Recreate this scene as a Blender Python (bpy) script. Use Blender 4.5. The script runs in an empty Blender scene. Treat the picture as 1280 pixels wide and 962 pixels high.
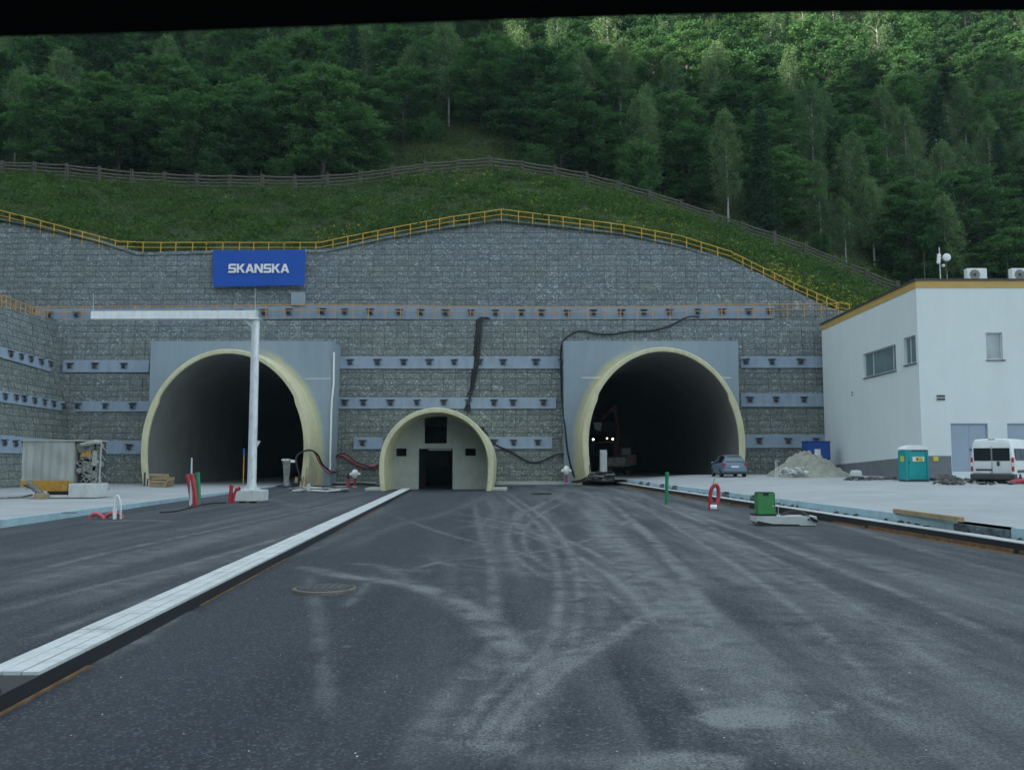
import bpy, math, random
import numpy as np
random.seed(7); RNG = np.random.default_rng(11)
sc = bpy.context.scene
col = sc.collection
R = math.radians

# ------------------------------------------------------------------ camera model
F = 1100.0; CX = 640.0; CY = 481.0; CH = 2.1
TH = math.atan2(573.0-481.0, F)
CT, ST = math.cos(TH), math.sin(TH)
def P(px, py, Y):
    """world point seen at photo pixel (px,py) lying at distance Y along the valley"""
    a = px-CX; b = CY-py
    dy = F*CT-b*ST; dz = F*ST+b*CT
    k = Y/dy
    return (a*k, Y, CH+dz*k)
def G(px, py, z=0.0):
    a = px-CX; b = CY-py
    dy = F*CT-b*ST; dz = F*ST+b*CT
    k = (z-CH)/dz
    return (a*k, dy*k, z)

# ------------------------------------------------------------------ mesh builder
class MB:
    def __init__(s): s.v=[]; s.f=[]; s.m=[]; s.mi=0
    def add(s, vs, fs):
        n=len(s.v); s.v.extend([tuple(map(float,p)) for p in vs])
        for f in fs: s.f.append([n+i for i in f]); s.m.append(s.mi)
    def quad(s,a,b,c,d): s.add([a,b,c,d],[[0,1,2,3]])
    def poly(s,pts): s.add(pts,[list(range(len(pts)))])
    def box(s, c, d, rz=0.0, bev=0.0, rx=0.0, ry=0.0):
        """centre, size, chamfered box"""
        hx,hy,hz=d[0]/2,d[1]/2,d[2]/2
        b=min(bev,hx*.9,hy*.9,hz*.9)
        if b<=0:
            vs=[(x,y,z) for x in(-hx,hx) for y in(-hy,hy) for z in(-hz,hz)]
            fs=[[0,1,3,2],[4,6,7,5],[0,4,5,1],[2,3,7,6],[0,2,6,4],[1,5,7,3]]
        else:
            vs=[];idx={}
            for ax in range(3):
                for sx in(-1,1):
                    for sy in(-1,1):
                        for sz in(-1,1):
                            q=[sx*(hx-b),sy*(hy-b),sz*(hz-b)]
                            q[ax]+= (sx,sy,sz)[ax]*b
                            idx[(ax,sx,sy,sz)]=len(vs); vs.append(tuple(q))
            fs=[]
            S=(-1,1)
            def I(ax,t): return idx[(ax,)+tuple(t)]
            for ax in range(3):
                o=[a for a in range(3) if a!=ax]
                for sg in S:
                    f=[]
                    for (p,q) in((-1,-1),(1,-1),(1,1),(-1,1)):
                        t=[0,0,0];t[ax]=sg;t[o[0]]=p;t[o[1]]=q;f.append(I(ax,t))
                    if (sg<0) ^ (ax==1): f.reverse()
                    fs.append(f)
            for ax in range(3):          # edges parallel to ax
                o=[a for a in range(3) if a!=ax]
                for p in S:
                    for q in S:
                        t0=[0,0,0];t0[o[0]]=p;t0[o[1]]=q
                        t1=list(t0);t0[ax]=-1;t1[ax]=1
                        f=[I(o[0],t0),I(o[0],t1),I(o[1],t1),I(o[1],t0)]
                        if not ((p*q>0) ^ (ax==1)): f.reverse()
                        fs.append(f)
            for p in S:
                for q in S:
                    for r in S:
                        f=[I(0,(p,q,r)),I(1,(p,q,r)),I(2,(p,q,r))]
                        if p*q*r<0: f.reverse()
                        fs.append(f)
        def rot(p):
            x,y,z=p
            if rx: y,z=y*math.cos(rx)-z*math.sin(rx), y*math.sin(rx)+z*math.cos(rx)
            if ry: x,z=x*math.cos(ry)+z*math.sin(ry), -x*math.sin(ry)+z*math.cos(ry)
            if rz: x,y=x*math.cos(rz)-y*math.sin(rz), x*math.sin(rz)+y*math.cos(rz)
            return (x+c[0],y+c[1],z+c[2])
        s.add([rot(p) for p in vs],fs)
    def b2(s,x0,x1,y0,y1,z0,z1,bev=0): s.box(((x0+x1)/2,(y0+y1)/2,(z0+z1)/2),(x1-x0,y1-y0,z1-z0),bev=bev)
    def tube(s, pts, r, n=8, caps=True):
        pts=[np.array(p,float) for p in pts]
        rs=r if isinstance(r,(list,tuple)) else [r]*len(pts)
        rings=[]; prev=None
        for i,p in enumerate(pts):
            t=(pts[min(i+1,len(pts)-1)]-pts[max(i-1,0)]); t=t/(np.linalg.norm(t)+1e-9)
            if prev is None:
                up=np.array((0,0,1.)) if abs(t[2])<.9 else np.array((1.,0,0))
                a=np.cross(t,up)
            else: a=prev-t*np.dot(prev,t)
            a/=np.linalg.norm(a)+1e-9; prev=a; b=np.cross(t,a)
            rings.append([p+rs[i]*(a*math.cos(2*math.pi*k/n)+b*math.sin(2*math.pi*k/n)) for k in range(n)])
        vs=[q for rg in rings for q in rg]; fs=[]
        for i in range(len(rings)-1):
            for k in range(n):
                fs.append([i*n+k,i*n+(k+1)%n,(i+1)*n+(k+1)%n,(i+1)*n+k])
        if caps: fs.append(list(range(n))[::-1]); fs.append([(len(rings)-1)*n+k for k in range(n)])
        s.add(vs,fs)
    def lathe(s, prof, c=(0,0,0), n=16, axis='z'):
        vs=[];fs=[]
        for (r,z) in prof:
            for k in range(n):
                a=2*math.pi*k/n; x,y=r*math.cos(a),r*math.sin(a)
                if axis=='z': q=(x,y,z)
                elif axis=='y': q=(x,z,y)
                else: q=(z,x,y)
                vs.append((q[0]+c[0],q[1]+c[1],q[2]+c[2]))
        m=len(prof)
        for i in range(m-1):
            for k in range(n): fs.append([i*n+k,i*n+(k+1)%n,(i+1)*n+(k+1)%n,(i+1)*n+k])
        fs.append(list(range(n))[::-1]); fs.append([(m-1)*n+k for k in range(n)])
        s.add(vs,fs)
    def prism(s, pts, d):
        """polygon (3d points) extruded by vector d"""
        n=len(pts); vs=[tuple(p) for p in pts]+[(p[0]+d[0],p[1]+d[1],p[2]+d[2]) for p in pts]
        fs=[list(range(n)),[n+i for i in range(n)][::-1]]+[[i,n+i,n+(i+1)%n,(i+1)%n] for i in range(n)]
        s.add(vs,fs)
    def build(s, name, mats, parent=None, smooth=False, world=True, fix=True):
        me=bpy.data.meshes.new(name)
        off=(0,0,0)
        if parent is not None and world:
            q=parent; off=[0,0,0]
            while q is not None:
                for i in range(3): off[i]+=q.location[i]
                q=q.parent
        V=[(p[0]-off[0],p[1]-off[1],p[2]-off[2]) for p in s.v]
        me.from_pydata(V,[],s.f)
        if not isinstance(mats,(list,tuple)): mats=[mats]
        for m in mats: me.materials.append(m)
        if len(mats)>1: me.polygons.foreach_set('material_index',s.m)
        if fix:
            import bmesh
            bm=bmesh.new(); bm.from_mesh(me); bmesh.ops.recalc_face_normals(bm,faces=bm.faces); bm.to_mesh(me); bm.free()
        if smooth:
            me.polygons.foreach_set('use_smooth',[True]*len(me.polygons))
            try: me.set_sharp_from_angle(angle=R(40))
            except Exception: pass
        me.update()
        o=bpy.data.objects.new(name,me); col.objects.link(o)
        if parent is not None: o.parent=parent
        return o

def tag(o,label=None,cat=None,group=None,kind=None):
    if label: o['label']=label
    if cat: o['category']=cat
    if group: o['group']=group
    if kind: o['kind']=kind
    return o
def thing(name,label,cat,loc=(0,0,0),rz=0,group=None):
    o=bpy.data.objects.new(name,None); col.objects.link(o)
    o.empty_display_size=.2
    o.location=loc; o.rotation_euler=(0,0,rz)
    return tag(o,label,cat,group)
def copy_tree(o,parent=None):
    c=o.copy(); col.objects.link(c); c.parent=parent
    for ch in list(o.children): copy_tree(ch,c)
    return c
def np_mesh(name,V,Fq,mat,parent=None,attrs=None,smooth=False):
    me=bpy.data.meshes.new(name)
    V=np.asarray(V,np.float32); Fq=np.asarray(Fq,np.int32); k=Fq.shape[1]
    me.vertices.add(len(V)); me.vertices.foreach_set('co',V.ravel())
    me.loops.add(Fq.size); me.loops.foreach_set('vertex_index',Fq.ravel())
    me.polygons.add(len(Fq)); me.polygons.foreach_set('loop_start',np.arange(0,Fq.size,k,dtype=np.int32))
    if smooth: me.polygons.foreach_set('use_smooth',np.ones(len(Fq),bool))
    me.materials.append(mat)
    for n,a in (attrs or {}).items():
        at=me.attributes.new(n,'FLOAT','POINT'); at.data.foreach_set('value',np.asarray(a,np.float32).ravel())
    me.update(calc_edges=True); me.validate()
    o=bpy.data.objects.new(name,me); col.objects.link(o)
    if parent is not None: o.parent=parent
    return o
def grid_faces(nr,nc):
    i=np.arange(nr-1)[:,None]*nc+np.arange(nc-1)[None,:]
    return np.stack([i,i+1,i+nc+1,i+nc],-1).reshape(-1,4)

# ------------------------------------------------------------------ materials
class NT:
    def __init__(s,name):
        s.m=bpy.data.materials.new(name); s.m.use_nodes=True
        s.t=s.m.node_tree; s.n=s.t.nodes; s.l=s.t.links
        s.b=s.n['Principled BSDF']; s.out=s.n['Material Output']
        s.tc=None
    def coord(s,kind='Object'):
        if s.tc is None: s.tc=s.n.new('ShaderNodeTexCoord')
        return s.tc.outputs[kind]
    def pos(s):
        g=s.n.new('ShaderNodeNewGeometry'); return g.outputs['Position']
    def mapping(s,src,scale=(1,1,1),loc=(0,0,0),rot=(0,0,0)):
        m=s.n.new('ShaderNodeMapping'); m.inputs['Scale'].default_value=scale; m.inputs['Location'].default_value=loc; m.inputs['Rotation'].default_value=rot
        s.l.new(src,m.inputs['Vector']); return m.outputs[0]
    def noise(s,src,scale,detail=4,rough=.55,out='Fac',dist=0):
        n=s.n.new('ShaderNodeTexNoise'); n.inputs['Scale'].default_value=scale; n.inputs['Detail'].default_value=detail
        n.inputs['Roughness'].default_value=rough; n.inputs['Distortion'].default_value=dist
        s.l.new(src,n.inputs['Vector']); return n.outputs[out]
    def voro(s,src,scale,feature='F1',out='Distance'):
        n=s.n.new('ShaderNodeTexVoronoi'); n.feature=feature; n.inputs['Scale'].default_value=scale
        s.l.new(src,n.inputs['Vector']); return n.outputs[out]
    def ramp(s,src,stops):
        r=s.n.new('ShaderNodeValToRGB'); e=r.color_ramp.elements
        while len(e)<len(stops): e.new(.5)
        for i,(p,c) in enumerate(stops):
            e[i].position=p
            e[i].color=(c,c,c,1) if isinstance(c,(int,float)) else tuple(c)+(1,)
        s.l.new(src,r.inputs[0]); return r.outputs[0]
    def mix(s,fac,a,b,mode='MIX'):
        m=s.n.new('ShaderNodeMix'); m.data_type='RGBA'; m.blend_type=mode
        for key,v in ((0,fac),(6,a),(7,b)):
            if isinstance(v,(int,float)): m.inputs[key].default_value=v if key==0 else (v,v,v,1)
            elif isinstance(v,tuple): m.inputs[key].default_value=v+(1,)
            else: s.l.new(v,m.inputs[key])
        return m.outputs[2]
    def math(s,op,a,b=0.0,clamp=False):
        m=s.n.new('ShaderNodeMath'); m.operation=op; m.use_clamp=clamp
        for i,v in enumerate((a,b)):
            if isinstance(v,(int,float)): m.inputs[i].default_value=v
            else: s.l.new(v,m.inputs[i])
        return m.outputs[0]
    def attr(s,name,out='Fac'):
        a=s.n.new('ShaderNodeAttribute'); a.attribute_name=name; return a.outputs[out]
    def bump(s,h,strength=.3,dist=.02):
        b=s.n.new('ShaderNodeBump'); b.inputs['Strength'].default_value=strength; b.inputs['Distance'].default_value=dist
        s.l.new(h,b.inputs['Height']); s.l.new(b.outputs[0],s.b.inputs['Normal'])
    def base(s,c):
        if isinstance(c,tuple): s.b.inputs['Base Color'].default_value=c+(1,)
        else: s.l.new(c,s.b.inputs['Base Color'])
    def rough(s,r):
        if isinstance(r,(int,float)): s.b.inputs['Roughness'].default_value=r
        else: s.l.new(r,s.b.inputs['Roughness'])
def sc3(c,k): return tuple(min(1,x*k) for x in c)
def M(name,c,rough=.7,var=.18,scale=2.5,bump=.15,metal=0,dirt=None,dirt_amt=.35,streak=False,spec=.5):
    t=NT(name); p=t.pos()
    if streak: p=t.mapping(p,(3,3,.35))
    n=t.noise(p,scale,6,.6); n2=t.noise(t.pos(),scale*9,4,.6)
    cc=t.mix(t.ramp(n,[(.3,0.),(.7,1.)]),sc3(c,1-var),sc3(c,1+var))
    cc=t.mix(t.ramp(n2,[(.35,.0),(.75,.35)]),cc,sc3(c,1-var*1.3))
    if dirt:
        d=t.ramp(t.noise(t.mapping(t.pos(),(1,1,.5),(3,7,1)),scale*1.7,7,.7),[(.5,0.),(.72,dirt_amt)])
        cc=t.mix(d,cc,dirt)
    t.base(cc); t.b.inputs['Metallic'].default_value=metal
    t.b.inputs['Specular IOR Level'].default_value=spec
    t.rough(t.ramp(n2,[(0.,max(0,rough-.1)),(1.,min(1,rough+.1))]))
    if bump: t.bump(n2,bump,.02)
    return t.m
def EM(name,c,s):
    t=NT(name); t.base((.8,.8,.8)); t.b.inputs['Emission Color'].default_value=c+(1,); t.b.inputs['Emission Strength'].default_value=s; return t.m

m_conc=M('concrete_paint',(.27,.335,.39),.8,.07,.6,.15,dirt=(.2,.25,.28),dirt_amt=.35,streak=True)
m_beam=M('beam_concrete',(.27,.34,.42),.8,.12,.9,.15,dirt=(.18,.22,.26),dirt_amt=.5,streak=True)
m_cream=M('cream_coating',(.63,.60,.39),.8,.09,.8,.2,dirt=(.36,.36,.24),dirt_amt=.6,streak=True)
m_lining=M('tunnel_lining_concrete',(.21,.22,.21),.6,.15,.4,.2,dirt=(.16,.16,.15),dirt_amt=.6)
m_endwall=M('bare_concrete',(.41,.44,.39),.85,.1,1.2,.2,dirt=(.26,.3,.26),dirt_amt=.5)
m_white=M('white_concrete',(.54,.57,.56),.8,.13,1.5,.25,dirt=(.35,.36,.34),dirt_amt=.7)
m_black=M('bitumen_black',(.014,.016,.02),.6,.3,3,.2)
m_tarfoam=M('tar_smeared_board',(.12,.16,.18),.8,.6,4,.2,dirt=(.02,.02,.02),dirt_amt=1.0)
m_foam=M('blue_foam_board',(.36,.52,.58),.7,.12,1.5,.1,dirt=(.25,.3,.33),dirt_amt=.6)
m_wood=M('raw_timber',(.36,.27,.15),.8,.25,5,.3,dirt=(.16,.12,.08),dirt_amt=.6)
m_rustwood=M('shuttering_board',(.19,.105,.045),.85,.35,4,.3,dirt=(.07,.05,.04),dirt_amt=.8)
m_greywood=M('weathered_timber',(.125,.11,.095),.9,.3,3,.3,dirt=(.05,.05,.045),dirt_amt=.6)
m_yellow=M('yellow_rail_paint',(.75,.42,.05),.5,.12,3,.05,dirt=(.3,.16,.04),dirt_amt=.5)
m_orange=M('orange_rail_paint',(.6,.31,.07),.5,.12,3,.05,dirt=(.3,.16,.05),dirt_amt=.5)
m_steel=M('galvanised_steel',(.72,.76,.78),.42,.15,3,.1,metal=.2,dirt=(.35,.38,.4),dirt_amt=.6,streak=True)
m_armpaint=M('bright_galvanised_skin',(.84,.87,.88),.5,.08,2,.1,dirt=(.5,.54,.56),dirt_amt=.5,streak=True)
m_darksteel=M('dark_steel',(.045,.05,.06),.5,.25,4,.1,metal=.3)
m_capsteel=M('anchor_cap_grey',(.2,.24,.28),.5,.2,4,.1,metal=.2)
m_blue=M('banner_blue',(.001,.075,.42),.55,.06,1.2,.15)
m_wht=M('white_plastic',(.8,.82,.82),.45,.05,2,.03,dirt=(.5,.5,.48),dirt_amt=.3)
m_rend=M('white_render',(.68,.74,.74),.85,.03,.35,.1,dirt=(.58,.63,.62),dirt_amt=.3,streak=True)
m_rendside=m_rend
m_plinth=M('grey_plinth',(.17,.185,.2),.8,.1,1.5,.15,dirt=(.1,.1,.1),dirt_amt=.4)
m_ochre=M('ochre_fascia',(.52,.33,.09),.6,.08,1,.05)
m_roofdark=M('dark_roof_trim',(.04,.04,.045),.5,.2,2,.1)
m_door=M('grey_blue_door',(.3,.37,.46),.45,.05,1,.03)
m_frame=M('window_frame_white',(.6,.64,.66),.4,.05,2,.02)
m_red=M('red_plastic_pipe',(.4,.035,.05),.45,.15,3,.05,dirt=(.25,.06,.05),dirt_amt=.4)
m_pink=M('faded_red_hose',(.45,.1,.12),.5,.15,3,.05)
m_green=M('green_plastic',(.01,.22,.1),.45,.12,3,.05)
m_greenbox=M('green_box_paint',(.045,.24,.07),.5,.15,2,.08,dirt=(.03,.1,.04),dirt_amt=.5)
m_turq=M('turquoise_plastic',(.0,.33,.34),.4,.08,1.5,.05,dirt=(.02,.25,.26),dirt_amt=.4)
m_ylab=M('yellow_sticker',(.65,.55,.06),.5,.1,3,.02)
m_tarp=M('grey_tarpaulin',(.36,.38,.35),.7,.12,.8,.25,dirt=(.2,.2,.17),dirt_amt=.5,streak=True)
m_mach=M('machine_orange',(.5,.27,.05),.5,.2,3,.1,dirt=(.25,.16,.08),dirt_amt=.7)
m_junk=M('dusty_machinery',(.25,.26,.24),.7,.4,5,.2,dirt=(.06,.06,.055),dirt_amt=.9)
m_rubber=M('black_rubber',(.012,.013,.015),.55,.2,3,.05)
m_tyre=M('tyre_rubber',(.02,.02,.022),.8,.2,6,.1)
m_trim=M('dark_grey_trim',(.05,.055,.06),.6,.15,3,.05)
m_carpaint=M('blue_grey_car_paint',(.13,.19,.25),.35,.0,1,.0,metal=.2)
m_vanpaint=M('white_van_paint',(.74,.78,.78),.3,.03,1,.0,dirt=(.5,.52,.5),dirt_amt=.25)
m_glass=M('dark_glass',(.02,.025,.03),.08,.1,1,.0)
m_winglass=M('building_glass',(.13,.19,.2),.1,.2,.8,.0)
m_winbright=M('curtained_glass',(.36,.42,.44),.15,.25,1.5,.0)
m_tail=M('tail_light_red',(.4,.03,.03),.25,.1,3,.0)
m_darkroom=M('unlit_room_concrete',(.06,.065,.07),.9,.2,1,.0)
m_banklbl=M('lettering_white',(.8,.82,.84),.5,.03,2,.0)
m_dblue=M('site_booth_blue',(.012,.07,.3),.45,.1,2,.05)
m_digred=M('excavator_red',(.08,.018,.014),.45,.2,3,.05,dirt=(.1,.04,.03),dirt_amt=.5)
m_sand=M('quarry_sand',(.3,.31,.26),.95,.2,2.2,.6,dirt=(.18,.18,.15),dirt_amt=.7)
m_rubble=M('dark_rubble',(.1,.1,.095),.95,.5,3,.6,dirt=(.28,.28,.26),dirt_amt=.6)
m_bush=None
m_apron=None

def mk_gabion():
    t=NT('gabion_stone'); p=t.pos()
    cells=t.voro(p,9.5,out='Color')
    sep=t.n.new('ShaderNodeSeparateColor'); t.l.new(cells,sep.inputs[0])
    c=t.ramp(sep.outputs[0],[(0.,(.125,.148,.16)),(.4,(.19,.21,.215)),(.8,(.24,.262,.265)),(.93,(.32,.345,.345)),(1.,(.5,.52,.52))])
    edge=t.voro(p,9.5,'DISTANCE_TO_EDGE'); 
    c=t.mix(t.ramp(edge,[(0.,.6),(.10,0.)]),c,(.05,.058,.062))
    big=t.noise(p,.35,5,.6); c=t.mix(t.ramp(big,[(.4,0.),(.7,.35)]),c,(.17,.18,.14))
    tint=t.attr('tint'); c=t.mix(1.0,c,t.ramp(tint,[(0.,(.86,.87,.88)),(1.,(1.1,1.1,1.08))]),'MULTIPLY')
    sx=t.n.new('ShaderNodeSeparateXYZ'); t.l.new(p,sx.inputs[0])
    up=t.ramp(t.math('MULTIPLY',sx.outputs[2],.04),[(.2,(1.0,1.02,.93)),(.62,(1.0,1.06,1.12))])
    c=t.mix(1.0,c,up,'MULTIPLY')
    t.base(c); t.rough(.9); t.bump(edge,.9,.06)
    return t.m
m_gab=mk_gabion()
m_wire=M('gabion_joint_wire',(.06,.07,.078),.8,.3,3,.2)  # dark steel wire along the basket joints

def mk_asphalt():
    t=NT('asphalt'); p=t.pos()
    d=t.attr('dust')
    n1=t.noise(t.mapping(p,(1.3,.09,1),rot=(0,0,R(2.5))),1.0,6,.65)
    n2=t.noise(p,1.7,7,.68,dist=.6)
    n3=t.noise(t.mapping(p,(1,.35,1),rot=(0,0,R(-20))),.6,6,.6)
    grain=t.noise(p,38,4,.75)
    ag=t.voro(p,48,out='Color'); sp=t.n.new('ShaderNodeSeparateColor'); t.l.new(ag,sp.inputs[0])
    base=t.mix(t.ramp(n3,[(.3,0.),(.7,1.)]),(.0085,.013,.021),(.020,.027,.038))
    base=t.mix(t.ramp(sp.outputs[0],[(0.,0.),(.6,.10),(.86,.35),(1.,1.)]),base,(.10,.115,.13))
    f=t.math('MULTIPLY',d,t.ramp(n2,[(.30,.0),(.70,1.45)]))
    wv=t.n.new('ShaderNodeTexWave'); wv.inputs['Scale'].default_value=2.6; wv.inputs['Distortion'].default_value=3.0; wv.inputs['Detail'].default_value=2; t.l.new(t.mapping(p,rot=(0,0,R(62))),wv.inputs['Vector'])
    f=t.math('MULTIPLY',f,t.ramp(wv.outputs['Fac'],[(.2,.93),(.8,1.06)]))
    f=t.math('ADD',f,t.math('MULTIPLY',t.ramp(n1,[(.42,0.),(.75,1.)]),t.attr('zone')))
    f=t.math('MULTIPLY',f,t.ramp(grain,[(.36,.0),(.64,1.75)]),clamp=True)
    c=t.mix(f,base,(.225,.235,.23))
    rust=t.ramp(t.noise(p,.5,4,.6,dist=.5),[(.62,0.),(.8,.25)]); c=t.mix(rust,c,(.07,.055,.055))
    t.base(c); t.rough(t.mix(f,(.62,)*3,(.95,)*3)); t.b.inputs['Specular IOR Level'].default_value=.25
    h=t.math('ADD',grain,t.math('MULTIPLY',sp.outputs[0],.6)); t.bump(h,.8,.015)
    return t.m
m_asph=mk_asphalt()
def mk_apron():
    t=NT('concrete_apron'); p=t.pos()
    n=t.noise(p,.35,7,.62,dist=.4); n2=t.noise(p,4,6,.65); g=t.noise(p,60,3,.6)
    c=t.mix(t.ramp(n,[(.3,0.),(.7,1.)]),(.31,.33,.34),(.42,.44,.44))
    c=t.mix(t.ramp(n2,[(.45,0.),(.8,.35)]),c,(.3,.31,.3))
    c=t.mix(t.ramp(t.noise(t.mapping(p,(.25,.6,1)),1.2,5,.6),[(.58,0.),(.75,.35)]),c,(.27,.28,.28))
    c=t.mix(t.ramp(g,[(.3,.25),(.6,0.)]),c,(.28,.29,.29))
    t.base(c); t.rough(.92); t.bump(n2,.2,.02); return t.m
m_apron=mk_apron()
def mk_hill():
    t=NT('hillside_soil'); p=t.pos()
    n=t.noise(p,.5,7,.65); n2=t.noise(p,3.5,6,.7)
    c=t.mix(t.ramp(n,[(.35,0.),(.65,1.)]),(.018,.042,.012),(.045,.075,.02))
    c=t.mix(t.ramp(n2,[(.5,0.),(.72,.8)]),c,(.075,.07,.035))
    t.base(c); t.rough(.95); t.bump(n2,.8,.15); return t.m
m_hill=mk_hill()
m_dirt=M('dirt_ground',(.17,.17,.15),.95,.3,.6,.4,dirt=(.08,.08,.07),dirt_amt=.6)
def mk_leaf(name,ca,cb,trans=.42,rnd=.5):
    t=NT(name); a=t.attr('tint'); oi=t.n.new('ShaderNodeObjectInfo')
    f=t.math('ADD',t.math('MULTIPLY',a,1-rnd),t.math('MULTIPLY',oi.outputs['Random'],rnd),clamp=True)
    c=t.mix(f,ca,cb); t.base(c); t.rough(.55); t.b.inputs['Specular IOR Level'].default_value=.08
    tr=t.n.new('ShaderNodeBsdfTranslucent'); t.l.new(t.mix(1.,c,(1.1,1.25,.6),'MULTIPLY'),tr.inputs[0])
    ms=t.n.new('ShaderNodeMixShader'); ms.inputs[0].default_value=trans
    t.l.new(t.b.outputs[0],ms.inputs[1]); t.l.new(tr.outputs[0],ms.inputs[2]); t.l.new(ms.outputs[0],t.out.inputs[0])
    return t.m
m_lbeech=mk_leaf('beech_leaf',(.014,.055,.024),(.115,.235,.085))
m_lbirch=mk_leaf('birch_leaf',(.06,.13,.06),(.17,.25,.12))
m_lspruce=mk_leaf('spruce_needle',(.018,.055,.03),(.045,.1,.045),.15)
m_grass=mk_leaf('meadow_grass',(.036,.085,.027),(.18,.20,.08),.3,.0)
m_weed=mk_leaf('weed_leaf',(.02,.07,.02),(.12,.2,.055),.3,.0)
m_flower=mk_leaf('yellow_flower',(.45,.4,.03),(.7,.6,.06),.2,.0)
m_bark=M('grey_bark',(.09,.085,.075),.95,.3,6,.4)
m_birchbark=M('birch_bark',(.42,.42,.38),.8,.25,5,.3,dirt=(.08,.08,.07),dirt_amt=.9)
RIDGE=225.0; RS=0.0; SKY_S=.1; SKY_DUST=1.0; CLOUD=(6.4,7.15,7.6); SUN_E=5.0; EXPO=1.58; HAZE=.00021; HAZE_TOP=345
# ================================================================== layout lines
def Xm(Y): return -4.29-0.0469*(Y-8.73)          # near edge of the middle drain line
def Xk(Y): return 11.2-0.058*(Y-19.25)           # right kerb, road side
def Xl(Y): return -15.5-0.055*(Y-26.7)           # left kerb, road side
def interp(x,tab): return float(np.interp(x,[a for a,b in tab],[b for a,b in tab]))
def apronR(X,Y):
    t=np.clip((X-(Xk(Y)+.6))/6.0,0,1); s=t*t*(3-2*t)
    rise=np.interp(Y,[20,46,62,74],[.08,.27,.36,.3])
    return np.interp(Y,[20,60,72],[.5,.48,.5])+rise*s+.006*np.maximum(X-Xk(Y)-6,0)
def apronL(X,Y):
    return np.interp(Y,[26,66],[.25,.06])+0*X

# ================================================================== ground
mb=MB(); mb.quad((-900,-500,-.05),(900,-500,-.05),(900,900,-.05),(-900,900,-.05))
tag(mb.build('ground',m_dirt),kind='structure')

# asphalt with dust carried by the tyres (vertex attribute = how much dust lies there)
us=np.linspace(-1,1,640)
Ys=[-4.0]
while Ys[-1]<5.5: Ys.append(Ys[-1]+.25)
while Ys[-1]<72.4: Ys.append(Ys[-1]+max(.035,.0062*Ys[-1]))
Ys=np.array(Ys); UU,YY=np.meshgrid(us,Ys)
XX=UU*(YY+6.0)*.92; XX=np.clip(XX,-36,Xk(YY)+.9)
ZZ=np.zeros_like(XX)
def seg_field(pts,width,strength,soft=1.0,edge=False):
    """dust laid along a polyline given as ground points"""
    q=[G(a,b) for a,b in pts]; best=np.full(XX.shape,1e9); 
    # smooth the line (Catmull-Rom)
    Q=[]
    for i in range(len(q)-1):
        p0=np.array(q[max(i-1,0)]);p1=np.array(q[i]);p2=np.array(q[i+1]);p3=np.array(q[min(i+2,len(q)-1)])
        for t in np.linspace(0,1,6,endpoint=False):
            Q.append(.5*((2*p1)+(-p0+p2)*t+(2*p0-5*p1+4*p2-p3)*t*t+(-p0+3*p1-3*p2+p3)*t**3))
    Q.append(np.array(q[-1]))
    n=len(Q); al=np.zeros(XX.shape)
    for i in range(n-1):
        a=Q[i][:2]; b=Q[i+1][:2]; ab=b-a; L=ab@ab+1e-9
        t=np.clip(((XX-a[0])*ab[0]+(YY-a[1])*ab[1])/L,0,1)
        d=np.hypot(XX-a[0]-t*ab[0],YY-a[1]-t*ab[1])
        al=np.where(d<best,(i+t)/(n-1),al); best=np.minimum(best,d)
    w=width/2
    f=1/(1+np.exp((best-w)/(.05*soft)))
    if edge: f=f*(.45+.55*np.exp(-((best-w)/.12)**2)*1.6)
    fade=np.clip(np.minimum(al,1-al)*7,0,1)
    return strength*f*fade
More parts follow.
